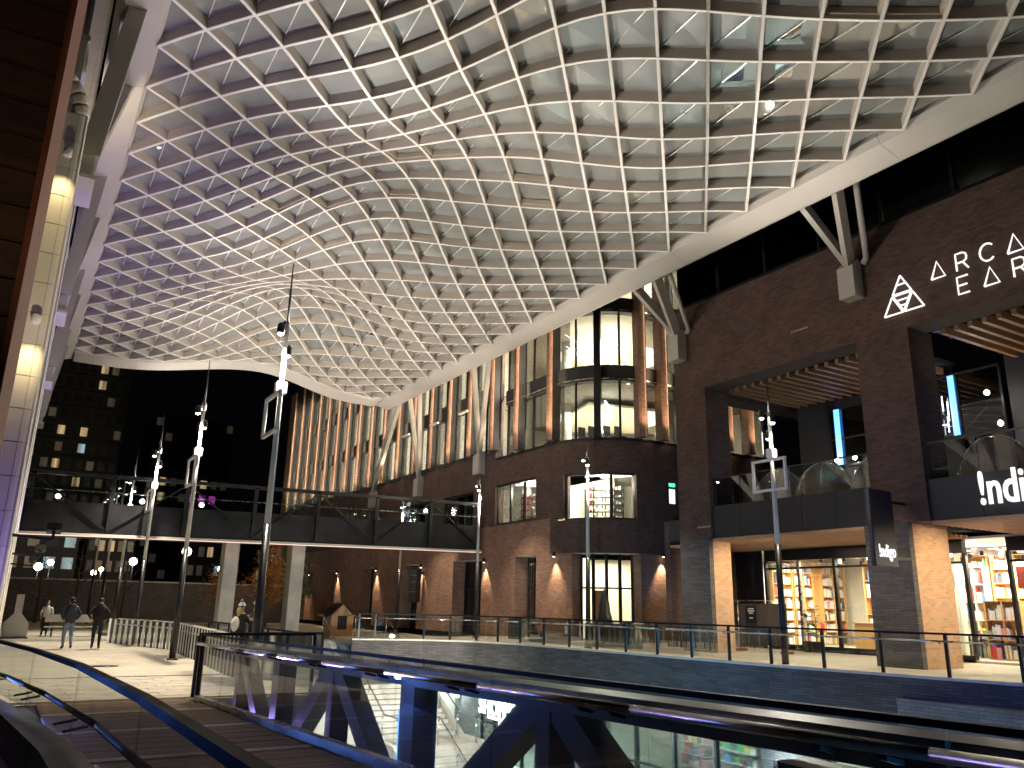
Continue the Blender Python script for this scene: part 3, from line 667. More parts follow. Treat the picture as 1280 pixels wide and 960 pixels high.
for i, (y, z) in enumerate(((19.9, 5.75), (19.1, 5.75), (13.9, 7.2), (13.6, 6.1), (12.3, 6.2))):
    t = MB().lathe((26.9, y, z), [(.03, -.09), (.075, -.05), (.085, 0), (.06, .06), (.02, .09)], 12).build('bulb_lamp', M['lampw'])
    tag(t, ('small bare bulb low in the left terrace opening, farther one', 'small bare bulb low in the left terrace opening, nearer one', 'bright bulb high in the right terrace window', 'brightest bulb below the right terrace window', 'bulb by the dome at the right edge')[i], 'lamp')
    point('bulb_light', (26.6, y, z), 14, NEUT, .08)
spot('terrace_blue', (23.2, 17.0, 4.2), (25.0, 21.5, 8.5), 60, (.35, .75, 1), 70)
spot('terrace_warm', (23.4, 17.8, 4.4), (26.0, 15.6, 8.5), 45, (1, .72, .45), 80)
spot('terrace_warm', (23.4, 8.8, 4.4), (25.0, 10.5, 8.5), 70, (1, .75, .5), 100)
spot('terrace_white', (23.0, 10.5, 4.6), (24.5, 13.3, 8.5), 55, (.75, .9, 1), 60)
spot('reveal_blue', (24.2, 10.0, 5.0), (23.0, 13.6, 6.2), 40, (.12, .35, 1), 50)
spot('reveal_blue', (24.2, 18.5, 5.0), (23.0, 22.2, 6.2), 22, (.12, .35, 1), 50)
for y in (11.3, 19.4): spot('pier_light', (23.0, y, 2.42), (23.4, y + 3.0, .4), 420, (1, .80, .50), 85)
area('soffit_light', (25, 18.6, 2.44), (25, 18.6, 0), 110, 3.5, 5.5, (1, .85, .62)); area('soffit_light', (25, 9.8, 2.44), (25, 9.8, 0), 130, 3.5, 6, (1, .85, .62))
# wall lettering: logo and words in thin lit strokes
lg = thing('wall_sign', 'thin white lit lettering reading ARCADIA EARTH with a triangle emblem on the dark brick', 'sign', (FX - .05, 13.6, 9))
X = FX - .06; r = .028
A_, B_, C_ = (14.28, 8.98), (12.92, 8.98), (13.60, 10.22)
def mid(p, q, t=.5): return (p[0] + (q[0] - p[0]) * t, p[1] + (q[1] - p[1]) * t)
def tri(p, q, s): return [[P(*p), P(*q)], [P(*q), P(*s)], [P(*s), P(*p)]]
ab, bc, ca = mid(A_, B_), mid(B_, C_), mid(C_, A_)
def shrink(p, q, s, k=.93):
    c = ((p[0] + q[0] + s[0]) / 3, (p[1] + q[1] + s[1]) / 3); return [mid(c, v, k) for v in (p, q, s)]
tris = [shrink(C_, bc, ca), shrink(ca, ab, A_), shrink(bc, B_, ab), shrink(ab, ca, bc, .9)]
em = MB()
for q in tris:
    for s in tri(*q): em.tube(s, r, 6)
for tr_, fr in ((tris[0], (.5,)), (tris[3], (.35, .68))):
    for f_ in fr: em.tube([P(*mid(tr_[0], tr_[1], f_)), P(*mid(tr_[0], tr_[2], f_))], r, 6)
em.build('emblem', M['letter'], lg)
def letter(ch, y, z, h=.52):
    w = h * .82; p = lambda a, b: P(y - a * w, z + b * h)
    S = {'A': [[p(0, 0), p(1, 0), p(.5, 1), p(0, 0)]],
         'R': [[p(.1, 0), p(.1, 1), p(.6, 1), p(.8, .9), p(.85, .72), p(.8, .55), p(.6, .45), p(.1, .45)], [p(.55, .45), p(.9, 0)]],
         'C': [[p(.5 + .5 * math.cos(t), .5 + .5 * math.sin(t)) for t in np.linspace(.8, 5.5, 14)]],
         'D': [[p(.1, 0), p(.1, 1), p(.5, 1)] + [p(.5 + .45 * math.cos(t), .5 + .5 * math.sin(t)) for t in np.linspace(1.4, -1.4, 9)] + [p(.5, 0), p(.1, 0)]],
         'I': [[p(.5, 0), p(.5, 1)]],
         'E': [[p(.85, 1), p(.1, 1), p(.1, 0), p(.85, 0)], [p(.1, .5), p(.75, .5)]],
         'T': [[p(.5, 0), p(.5, 1)], [p(0, 1), p(1, 1)]], 'H': [[p(.1, 0), p(.1, 1)], [p(.9, 0), p(.9, 1)], [p(.1, .5), p(.9, .5)]]}[ch]
    stroke('letter', S, r, M['letter'], lg)
for i, c in enumerate('ARCADIA'): letter(c, 12.62 - i * .74 + (.12 if c == 'I' else 0), 9.70)
for i, c in enumerate('EARTH'): letter(c, 11.92 - i * .78, 8.98)
# shop name on the band, and blade sign
sg = thing('shop_sign', 'large bold white shop name standing on the black band at the right edge', 'sign', (FX, 12, 2.85))
text_mesh('lettering', '!ndigo', 1.28, M['letter'], .06, .018, sg, m_facing_x(FX - .02, 12.12, 2.93), sx=.66)
bs = thing('blade_sign', 'dark navy hanging sign with small white Indigo lettering beside the big pillar', 'sign', (21.7, 14.3, 1.3))
MB().bbox((20.56, 14.25, 1.28), (21.60, 14.40, 3.45), .02).build('panel', M['navy'], bs)
MB().box((21.6, 14.29, 1.5), (FX + .01, 14.36, 1.58)).build('bracket', M['black'], bs); MB().box((21.6, 14.29, 3.1), (FX + .01, 14.36, 3.18)).build('bracket', M['black'], bs)
text_mesh('lettering', '!ndigo', .50, M['letter'], .02, .006, bs, m_facing_y(20.72, 14.23, 1.55), sx=.62)

# ================================================================== OFFICE BUILDING WITH THE ROUND GLASS CORNER
of = thing('office_building', 'red brick office building with a round glass corner and lit upright brick fins', 'building', (25, 40, -1.5))
CX, CY, CR = 25.5, 32.7, 3.5
def opath(y0, off=0.0, x1=34.0, n=12):
    R_ = CR - off
    p = [(22 + off, y0), (22 + off, CY)] if y0 > CY else []
    p += [(CX - R_ * math.cos(t), CY - R_ * math.sin(t)) for t in np.linspace(0, math.pi / 2, n)][(1 if y0 > CY else 0):]
    return p + [(x1, CY - R_)]
def ring(z0, z1, off0, off1, y0=80, y1=None):
    a, b = opath(y0, off0), opath(y0, off1)
    n = len(a); bmx = MB()
    vs = [(x, y, z) for z in (z0, z1) for x, y in a] + [(x, y, z) for z in (z0, z1) for x, y in b]
    fs = []
    for i in range(n - 1):
        fs += [(i, i + 1, n + i + 1, n + i), (2 * n + i, 3 * n + i, 3 * n + i + 1, 2 * n + i + 1), (n + i, n + i + 1, 3 * n + i + 1, 3 * n + i), (i, 2 * n + i, 2 * n + i + 1, i + 1)]
    fs += [(0, n, 3 * n, 2 * n), (n - 1, 2 * n - 1, 4 * n - 1, 3 * n - 1)]
    return bmx.add(vs, fs)
def bayp(t, off=0.0):  # t: arc angle 0..pi/2, beyond = straight part along X
    R_ = CR - off
    if t <= 0: return (22 + off, CY - t * CR)
    if t >= math.pi / 2: return (CX + (t - math.pi / 2) * CR, CY - R_)
    return (CX - R_ * math.cos(t), CY - R_ * math.sin(t))
def arcstrip(t0, t1, z0, z1, off, th, n=8):
    ts = np.linspace(t0, t1, n); a = [bayp(t, off) for t in ts]; b = [bayp(t, off + th) for t in ts]
    vs = [(x, y, z) for z in (z0, z1) for x, y in a] + [(x, y, z) for z in (z0, z1) for x, y in b]; fs = []
    for i in range(n - 1):
        fs += [(i, i + 1, n + i + 1, n + i), (2 * n + i, 3 * n + i, 3 * n + i + 1, 2 * n + i + 1), (n + i, n + i + 1, 3 * n + i + 1, 3 * n + i), (i, 2 * n + i, 2 * n + i + 1, i + 1)]
    fs += [(0, n, 3 * n, 2 * n), (n - 1, 2 * n - 1, 4 * n - 1, 3 * n - 1)]
    return MB().add(vs, fs)
T_ = lambda y: (CY - y) / CR                            # position on the straight part as a path parameter
# ground floor: brick with recessed glazed doors
REC = [(T_(80), T_(70.5)), (T_(68.9), T_(64.9)), (T_(63.2), T_(57.5)), (T_(55.1), T_(50.2)), (T_(47.6), T_(42.8)), (T_(39.4), T_(35.9)), (T_(33.9), .42), (1.36, 1.95)]
DOOR = [(T_(64.9), T_(63.2)), (T_(57.5), T_(55.1)), (T_(50.2), T_(47.6)), (T_(42.8), T_(39.4)), (T_(35.9), T_(33.9)), (.42, 1.36), (1.95, 2.15)]
for (a, b) in REC: arcstrip(a, b, -1.5, 2.45, 0, .8, 3 if b <= 0 else 10).build('wall', M['brick2'], of)
arcstrip(T_(80), 0, 2.451, 4.15, .0, .5, 2).build('wall', M['brick2'], of); arcstrip(0, 3.9, 2.451, 4.0, .0, .5, 16).build('wall', M['brick'], of)
for i, (a, b) in enumerate(DOOR):
    lit = i in (2, 4, 5, 6); bright = i in (4, 5, 6)
    h = 2.44
    arcstrip(a, b, -1.5, h, .92, .06, 6).build('door_glass', M['glass'] if lit else M['darkglass'], of)
    n = 4 if i == 5 else 2
    for k in range(n + 1):
        t = a + (b - a) * k / n; x, y = bayp(t, .84)
        MB().beam((x, y, -1.5), (x, y, h), .10, .14, up=(0, 1, 0)).build('door_frame', M['black'], of)
    arcstrip(a, b, .85, .93, .82, .12, 6).build('door_transom', M['black'], of)
    arcstrip(a, b, 2.44, 2.452, .05, .9, 4).build('recess_ceiling', M['wallint'], of)
    if i == 5:
        MB().beam((24.2, 36.0, .45), (29.6, 31.4, .45), .1, 3.9).build('interior_wall', M['wallint'], of); area('lobby_light', (25.3, 32.6, 2.3), (25.3, 32.6, 0), 200, 2, 2, (1, .9, .68))
    else: arcstrip(a, b, -1.5, h, 3.0 if i < 5 else 2.2, .1, 4).build('interior_wall', M['curt'] if bright else M['greyint'], of)
    if i == 5:
        x, y = bayp(a + (b - a) * .25, 1.8); MB().box((x - .3, y - .1, -1.5), (x + .3, y + .1, .8)).build('interior_panel', M['woodint'], of)
    if not bright:
        for q in (.25, .5, .75):
            x, y = bayp(a + (b - a) * q, 1.2); MB().lathe((x, y, 2.3), [(.05, 0), (.07, .03), (.07, .08), (.03, .1)], 10).build('ceiling_lamp', M['lampw'], of)
# level two: dark brick band with shop windows
WIN2 = [(T_(38.1), T_(34.0), 4.2, 6.35), (.28, 1.32, 4.0, 6.2), (T_(44.4), T_(40.6), 4.3, 6.3), (T_(49.8), T_(46.0), 4.3, 6.3)]
ZT = 7.75
arcstrip(T_(80), T_(49.8), 4.151, 8.2, .0, .5, 2).build('wall', M['brick'], of)
prev = T_(49.8)
for i, (a, b, z0, z1) in enumerate(sorted(WIN2)):
    if a > prev + .01: arcstrip(prev, a, 4.151 if a <= 0.3 else 4.001, ZT, .0, .5, 4).build('wall', M['brick'], of)
    zb = 4.151 if b <= 0 else 4.001
    if z0 > zb: arcstrip(a, b, zb, z0, .0, .5, 8).build('wall', M['brick'], of)
    arcstrip(a, b, z1, ZT, .0, .5, 8).build('wall', M['brick'], of)
    nb = 3
    w = arcstrip(a, b, z0, z0 + .09, .1, .2, 8).build("window", M["black"], of)
    for k in range(nb + 1):
        x, y = bayp(a + (b - a) * k / nb, .2); MB().beam((x, y, z0 + .09), (x, y, z1 - .09), .09, .14, up=(0, 1, 0)).build('mullion', M['black'], w)
    arcstrip(a, b, z1 - .09, z1, .1, .2, 8).build('frame', M['black'], w)
    arcstrip(a, b, z0, z1, .24, .015, 8).build('pane', M['glass'] if i >= 2 else M['darkglass'], w)
    prev = b
arcstrip(prev, 3.9, 4.001, ZT, .0, .5, 10).build('wall', M['brick'], of)
# rooms behind the level two windows, with racks
for (a, b, zr) in ((T_(38.6), T_(33.9), 4.18), (.22, 1.42, 3.98)):
    pl = [bayp(t, .5) for t in np.linspace(a, b, 8)] + ([(31.5, 31.5), (24.5, 38.0)] if a > 0 else [(26, 32), (26, 44)])
    MB().prism(pl, zr - .06, zr).build('interior_floor', M['wallint'], of); MB().prism(pl, 6.5, 6.58).build('interior_ceiling', M['wallint'], of)
    q1, q2 = ((24.6, 37.8), (31.3, 31.6)) if a > 0 else ((25.8, 44), (25.8, 32.5))
    MB().beam(q1 + ((zr + 6.49) / 2,), q2 + ((zr + 6.49) / 2,), .1, 6.49 - zr).build('interior_wall', M['wallint'], of)
    cxm, cym = sum(p[0] for p in pl) / len(pl), sum(p[1] for p in pl) / len(pl)
    point('shop_window_light', (cxm - .4, cym - .4, 5.9), 420 if a > 0 else 900, (1, .92, .72), .25)
    for r_ in range(3): MB().beam((cxm - .9 + r_ * .7, cym + 1, 6.42), (cxm + .1 + r_ * .7, cym - .9, 6.42), .1, .06).build('ceiling_lamp', M['tube'], of)
    for k in range(4):
        t = a + (b - a) * (.15 + .23 * k); x, y = bayp(t, 1.9)
        rk = thing('display_rack', ['slim rack with red goods', 'slim rack with white goods', 'slim rack of pale boxes', 'slim rack with dark poles'][k] + (' in the flat upper shop window' if a < 0 else ' in the round upper shop window'), 'rack', (x, y, zr), 'racks in the lit upper shop windows')
        for s in (-.3, .3): MB().box((x + s * .7 - .02, y - s * .7 - .02, zr), (x + s * .7 + .02, y - s * .7 + .02, zr + 1.7)).build('upright', M['black'], rk)
        for q in range(5): MB().beam((x - .21, y + .21, zr + .2 + q * .36), (x + .21, y - .21, zr + .2 + q * .36), .25, .03).build('shelf', M['black'], rk)
        g_ = MB()
        for q in range(5):
            for u in (-.12, .0, .12): g_.box((x + u - .05, y - u - .05, zr + .217 + q * .36), (x + u + .05, y - u + .05, zr + .3 + q * .36 + random.uniform(0, .12)))
        g_.build('goods', [cmat('goods_red', (.55, .05, .06)), M['wallint'], M['conc_lt'], M['greyint']][k], rk, kind='stuff')
# round glass corner, two and a half storeys of offices
ZB = [(7.75, 10.75), (11.55, 14.35), (15.1, 18.4)]
F0, F1 = T_(37.2), 3.9
arcstrip(T_(38.2), F1, 7.751, 7.9, .0, 1.0, 20).build('window_sill', M['black'], of)
for i, (z0, z1) in enumerate(ZB):
    arcstrip(F0, F1, z1, (ZB[i + 1][0] if i < 2 else 19.6), .02, .5, 24).build('spandrel', M['blackmat'], of)
    arcstrip(F0, F1, z1 + .08, z1 + .13, -.02, .05, 24).build('spandrel_trim', M['stain'], of)
    ts = [F0, T_(34.6), T_(33.2), .12, .45, .80, 1.12, 1.45, 1.75, 2.1, 2.6, 3.0, 3.45, 3.9]
    for a, b in zip(ts[:-1], ts[1:]):
        f = MB(); x, y = bayp(a, .2); f.beam((x, y, z0), (x, y, z1), .06, .12, up=(0, 1, 0)); w = f.build('window', M['black'], of)
        arcstrip(a, b, z0, z1, .22, .015, 4).build('pane', M['glass'], w)
    # room
    fl = MB(); fl.prism([bayp(t, .5) for t in np.linspace(F0, F1, 22)] + [(34, 42), (22.5, 42)], z0 - .1, z0 + .02); fl.build('interior_floor', M['floorint'], of)
    cl = MB(); cl.prism([bayp(t, .52) for t in np.linspace(F0, F1, 22)] + [(34, 42), (22.5, 42)], z1 + .02, z1 + .1); cl.build('interior_ceiling', M['greyint'] if i == 0 else M['wallint'], of)
    MB().box((33.8, 29.6, z0), (34, 42, z1)).build('interior_wall', M['wallint'], of); MB().box((22.6, 41.8, z0), (33.8, 42, z1)).build('interior_wall', M['wallint'], of)
    if i == 0:
        MB().prism([(24.6, 33), (31.5, 31.2), (33.5, 36), (26.5, 40)], z1 - .42, z1 - .3).build('ceiling_raft', M['wallint'], of)
    for k in range(6):
        x = 24.6 + k * 1.5; y = 31.6 + (k % 3) * 2.3
        MB().beam((x, y, z1 - .55), (x + 1.6, y + 1.5, z1 - .55), .09, .07).build('ceiling_lamp', M['tube'], of)
    area('office_light', (27.5, 34.5, z1 - .5), (27.5, 34.5, z0), (900, 1200, 1000)[i], 6, 5, (1, .93, .78))
    MB().lathe((28.8, 31.5, z0), [(.38, 0), (.38, z1 - z0)], 20).build('interior_column', M['wallint'], of)
    MB().lathe((24.7, 35.2, z0), [(.3, 0), (.3, z1 - z0)], 20).build('interior_column', M['wallint'], of)
# desks by the first-floor glass
for k, t in enumerate((.3, .6, 1.0, 1.3)):
    x, y = bayp(t, 1.6)
    d = thing('office_chair', ['black office chair by the glass at the left of the round corner', 'black office chair second from the left in the round corner', 'black office chair third from the left in the round corner', 'black office chair at the right of the round corner'][k], 'chair', (x, y, 7.77), 'office chairs behind the round glass')
    MB().tube([(x, y, 7.78), (x, y, 8.2)], .03, 8).build('stem', M['black'], d)
    for q in range(5): MB().beam((x, y, 7.84), (x + .28 * math.cos(q * 1.257), y + .28 * math.sin(q * 1.257), 7.80), .04, .04).build('foot', M['black'], d)
    MB().bbox((x - .24, y - .24, 8.2), (x + .24, y + .24, 8.28), .03).build('seat', M['black'], d); MB().bbox((x - .22, y + .2, 8.32), (x + .22, y + .26, 8.85), .02).build('backrest', M['black'], d)
# lattice of light tubes on the second floor
def lattice(x, y, z, seed, label):
    rr = random.Random(seed); t = thing('light_sculpture', label, 'lamp', (x, y, z))
    p = Vector((x, y, z)); b = MB()
    for k in range(12):
        c = p + Vector((rr.uniform(-.55, .55), 0, rr.uniform(-1.2, .5))); a = rr.choice((.55, -.75, 1.2, -.3)); L_ = rr.uniform(.3, .65)
        d = Vector((math.cos(a), 0, math.sin(a))) * L_; MB().tube([c - d, c + d], .022, 6).build('light_tube', M['tubec'], t)
    MB().tube([p + Vector((0, 0, .5)), p + Vector((0, 0, 1.3))], .01, 6).build('cable', M['black'], t)
lattice(23.9, 33.0, 13.3, 3, 'jagged white neon tubes hanging in the left pane of the round glass corner')
lattice(25.6, 31.9, 13.2, 5, 'jagged white neon tubes hanging in the right pane of the round glass corner')
# brick fins
def fin(x, y, nx, ny, z0, z1, both=True):
    tx, ty = -ny, nx; hw = .22
    def q(a, b): return (x + nx * a + tx * b, y + ny * a + ty * b)
    n_ = 6 if z0 > 8 else 5
    rc = [q(-.2, -hw), q(.26, -hw)] + [q(.26 + .10 * math.sin(t), -hw * math.cos(t)) for t in np.linspace(.3, math.pi - .3, 4)] + [q(.26, hw), q(-.2, hw)]
    f = MB().prism(rc, z0, z1).build('brick_fin', M['brick2'], of)
    MB().prism([q(-.2, hw + .003), q(.24, hw + .003), q(.24, hw + .06), q(-.2, hw + .06)], z0, z1).build('fin_edge', M['black'], f)
    bx, by = q(.44, 0)
    MB().lathe((bx, by, z0 - .3), [(.05, 0), (.08, .06), (.08, .14), (.05, .16)], 10).build('fin_lamp', M['black'], f)
NF = 17
for k in range(NF):
    y = 35.68 + 2.65 * k
    fin(22, y, -1, 0, 8.35 if k > 0 else 7.95, 20.2)
    if k < 17:
      if k not in (1, 4, 5, 7): 
        spot('fin_uplight', (21.05, y - .15, 8.2), (21.75, y - .05, 14.5), 200, (1, .74, .46), 85, 1, .05)
      area('fin_strip', (21.74, y - .95, 13.6), (21.80, y - .2, 13.6), 150, .06, 9.6, (1, .79, .53)); MB().box((21.72, y - 1.0, 8.8), (21.77, y - .96, 18.4)).build('light_strip', M['black'], of)
for t in (.06, .80, 1.40, 1.78, 2.3, 2.62, 3.05, 3.5):
    x, y = bayp(t); a = min(t, math.pi / 2); nx, ny = -math.cos(a), -math.sin(a)
    if t == .80:
        MB().beam((x, y, 7.9), (x, y, 20), .34, .5, up=(nx, ny, 0)).build('black_fin', M['black'], of)
    else:
        fin(x, y, nx, ny, 7.95, 20.2)
        px, py = x + nx * .95 - ny * .1, y + ny * .95 + nx * .1
        area('fin_strip', (x + nx * .4 + ny * -.85, y + ny * .4 + nx * .85 , 12.8), (x + nx * .3, y + ny * .3, 12.8), 70, .06, 9, (1, .76, .48)); spot('fin_uplight', (px, py, 7.9), (x + nx * .3, y + ny * .3, 14), 240, (1, .72, .42), 85, 1, .05)
# straight facade: tiers of windows between the fins
TIERS = [(8.5, 11.3), (12.2, 15.0), (15.9, 18.9)]
bands = [(8.201, 8.5), (11.3, 12.2), (15.0, 15.9), (18.9, 20.3)]
for (z0, z1) in bands: MB().box((22.05, 38.2, z0), (22.45, 79, z1)).build('spandrel', M['blackmat'], of)
MB().box((22.01, 38.2, 7.751), (22.5, 49.8, 8.2)).build('wall', M['brick'], of)
cur = [M['curt'], M['curt2'], M['curt'], M['curt'], M['curt2'], M['curt4']]
for k in range(1, NF - 1):
    y0, y1 = 35.68 + 2.65 * k + .3, 35.68 + 2.65 * (k + 1) - .25
    for i, (z0, z1) in enumerate(TIERS):
        f = MB(); f.box((22.1, y0, z0), (22.25, y0 + .07, z1)); f.box((22.1, y1 - .07, z0), (22.25, y1, z1)); ym = y0 + (y1 - y0) * .42
        f.box((22.1, ym, z0), (22.22, ym + .05, z1)); f.box((22.12, y0 + .07, z1 - .85), (22.2, ym, z1 - .8))
        w = f.build('window', M['black'], of)
        MB().box((22.16, y0 + .07, z0), (22.17, y1 - .07, z1)).build('pane', M['glass'], w)
        c = M['curt3'] if (k == 3 and i == 1) else random.choice(cur)
        MB().box((22.38, y0, z0), (22.42, ym, z1)).build('curtain', c, w); MB().box((22.40, ym, z0), (22.44, y1, z1)).build('curtain', random.choice(cur), w)
MB().box((22.5, 38.2, 7.9), (24, 79, 20.3)).build('interior_wall', M['greyint'], of)
MB().box((22.0, 29.3, 20.3), (40, 80, 20.6)).build('roof', M['blackmat'], of)
MB().box((21.75, 78.3, -1.5), (22.4, 80, 20.3)).build('wall', M['brick2'], of)
MB().box((22.5, 40.2, 4.1), (26, 40.3, 6.6)).build('interior_wall', M['wallint'], of); MB().box((22.9, 40.5, 4.3), (22.95, 49.9, 6.3)).build('interior_screen', M['teal'], of)
# horizontal white light arms on the fins
for y in (40.2, 44.1, 48.4):
    MB().beam((21.2, y, 10.9), (21.2, y + 1.1, 10.9), .1, .12).build('light_arm', M['white'], of)
# wall sconces with cone of light
for (t, z) in ((T_(69.6), 2.2), (T_(62.5), 2.2), (T_(54.4), 2.2), (T_(46.9), 2.2), (T_(38.9), 2.25), (.14, 2.3), (1.70, 2.35)):
    x, y = bayp(t); a = min(max(t, 0), math.pi / 2); nx, ny = -math.cos(a), -math.sin(a)
    MB().lathe((x + nx * .16, y + ny * .16, z), [(.06, 0), (.085, .02), (.085, .2), (.05, .22)], 12).build('sconce', M['black'], of)
    MB().lathe((x + nx * .16, y + ny * .16, z - .014), [(.045, 0), (.045, .012)], 12).build('sconce_lamp', M['lampwarm'], of)
    spot('sconce_light', (x + nx * .20, y + ny * .20, z - .03), (x + nx * .12, y + ny * .12, -1.5), 300, (1, .78, .48), 66, .7, .03)
# black hanging speaker column between two doors
h = thing('banner_box', 'black upright sign box fixed to the brick wall beside a door', 'sign', (21.7, 46.2, 0))
MB().bbox((21.3, 46.3, .1), (21.6, 47.4, 2.1), .03).build('box', M['black'], h); MB().box((21.6, 46.8, 1.8), (22.0, 46.9, 1.9)).build('bracket', M['black'], h)
for z in (.7, 1.3, 1.7): MB().box((21.285, 46.4, z), (21.297, 47.3, z + .02)).build('seam', M['stain'], h)
# exit sign in the gap between the buildings
ex = thing('exit_sign', 'small lit green exit sign with white panel in the gap beside the market hall', 'sign', (26.6, 29.0, 5.6))
MB().box((26.5, 29.06, 5.72), (26.85, 29.12, 5.88)).build('face', M['exit'], ex); MB().box((26.5, 29.08, 4.9), (26.85, 29.15, 5.6)).build('panel', M['letter'], ex); MB().box((26.45, 29.12, 4.85), (26.9, 29.199, 5.95)).build('housing', M['black'], ex)
area('plaza_glow', (21.0, 52, 4.1), (18, 52, -1.5), 160, 1, 24, (1, .75, .45)) if False else None

# ================================================================== BALUSTRADES
def resample(pts, step):
    out = []
    for a, b in zip(pts[:-1], pts[1:]):
        a = Vector(a); b = Vector(b); n = max(1, round((b - a).length / step))
        for i in range(n): out.append(a.lerp(b, i / n))
    out.append(Vector(pts[-1])); return out
def glass_rail(label, pts, step, zb, zt, hand=None, hside=.09, hmat='stain', post=True, shoe=True, toprail=.05, gl='railglass', postw=.06, group=None):
    """pts: plan polyline; zb, zt: functions of y (base and top height)"""
    q = resample([(x, y, 0) for x, y in pts], step)
    t = thing('glass_balustrade', label, 'balustrade', (q[0].x, q[0].y, zb(q[0].y)), group)
    for i, (a, b) in enumerate(zip(q[:-1], q[1:])):
        d = (b - a).normalized(); n = Vector((-d.y, d.x, 0)) * .007; a2, b2 = a + d * (.035 if post else .006), b - d * (.035 if post else .006)
        za, zb_ = zb(a.y) + (.09 if shoe else .06), zb(b.y) + (.09 if shoe else .06)
        ta, tb = zt(a.y) - toprail, zt(b.y) - toprail
        MB().add([(a2.x - n.x, a2.y - n.y, za), (b2.x - n.x, b2.y - n.y, zb_), (b2.x - n.x, b2.y - n.y, tb), (a2.x - n.x, a2.y - n.y, ta),
                  (a2.x + n.x, a2.y + n.y, za), (b2.x + n.x, b2.y + n.y, zb_), (b2.x + n.x, b2.y + n.y, tb), (a2.x + n.x, a2.y + n.y, ta)],
                 [(0, 1, 2, 3), (7, 6, 5, 4), (0, 4, 5, 1), (1, 5, 6, 2), (2, 6, 7, 3), (3, 7, 4, 0)]).build('glass_panel', M[gl], t)
        MB().beam((a.x, a.y, zt(a.y) - toprail / 2), (b.x, b.y, zt(b.y) - toprail / 2), .048, toprail).build('top_rail', M['cap'], t)
        if shoe: MB().beam((a.x, a.y, zb(a.y) + .05), (b.x, b.y, zb(b.y) + .05), .09, .085).build('base_shoe', M['stain'], t)
        if hand:
            h = MB(); m_ = Vector((-d.y, d.x, 0)) * hside
            h.tube([(a.x + m_.x, a.y + m_.y, hand(a.y)), (b.x + m_.x, b.y + m_.y, hand(b.y))], .024, 10).build('handrail', M[hmat], t)
            for f in ((.12, .30) if post is False else (.08,)):
                c = a.lerp(b, f); zz = hand(c.y)
                MB().beam((c.x, c.y, zz - .06), (c.x + m_.x, c.y + m_.y, zz - .035), .035, .018).build('rail_bracket', M['black'], t)
    if post:
        for p in q:
            MB().bbox((p.x - postw / 2, p.y - postw / 2, zb(p.y)), (p.x + postw / 2, p.y + postw / 2, zt(p.y) - toprail - .001), .006).build('post', M['black'], t)
    return t
# right side of the ramp: frameless glass with a steel handrail
nr = glass_rail('long frameless glass balustrade with steel handrail along the right side of the timber ramp', [(2.9, 0.2), (2.9, 14.6)], 1.6, lambda y: zd(y) - .02, lambda y: -.33 - .0155 * y,
           lambda y: -.43 - .019 * y, .10, post=False, toprail=.028, gl='nearglass')
MB().bbox((2.86, 14.60, zd(14.6) - .04), (2.94, 14.66, -.55), .008).build('end_post', M['black'], nr)
# left side, next to the camera
glass_rail('low glass balustrade with a wide black cap beside the camera at bottom left', [(.56, .3), (.57, 4.0), (.50, 6.5), (.30, 9.2), (.0, 12.0), (-.35, 14.0)], 2.5, lambda y: zd(y) + .34, lambda y: -.34 - .0155 * y,
           lambda y: -.72 - .02 * y, -.16, post=False, shoe=False, toprail=.035, gl='nearglass', hmat='cap')
glass_rail('clear glass guard around the plaza notch behind the near ramp balustrade', [(2.95, 15.25), (5.0, 15.25), (5.05, 20.55), (6.95, 20.55), (6.95, 34.4)], 1.7, lambda y: zd(y), lambda y: zd(y) + 1.05, None, post=True, shoe=False)
# terrace balustrade
tp = []
for i, p in enumerate(EDGE[:-1]):
    a = Vector(EDGE[max(i - 1, 0)]); c = Vector(EDGE[min(i + 1, len(EDGE) - 1)]); d = (c - a).normalized(); tp.append((p[0] + d.y * .16, p[1] - d.x * .16))
tp[-1] = (12.7, 33.1)
glass_rail('black-posted glass balustrade along the terrace in front of the brick buildings', tp, 1.42, lambda y: -1.44, lambda y: -.42, lambda y: -.62, .09, post=True, shoe=False, postw=.075)
# white slatted metal railing on the plaza
sl = thing('slat_railing', 'pale metal railing of upright slats bending along the plaza by the lamp posts', 'railing', (4.95, 20.8, -1.85))
sp = resample([(4.98, 20.7, 0), (5.3, 27, 0), (5.5, 33.5, 0), (3.9, 39.3, 0)], .28)
for i, p in enumerate(sp):
    d = (sp[min(i + 1, len(sp) - 1)] - sp[max(i - 1, 0)]).normalized(); z0 = zd(p.y)
    MB().beam((p.x, p.y, z0), (p.x, p.y, z0 + .98), .014, .09, up=(d.y, -d.x, 0)).build('slat', M['white'] if i % 2 else M['black'], sl)
for z in (.78, 1.0):
    for a, b in zip(sp[:-1:4], sp[4::4]): MB().beam((a.x, a.y, zd(a.y) + z), (b.x, b.y, zd(b.y) + z), .06, .04).build('rail', M['white'], sl)
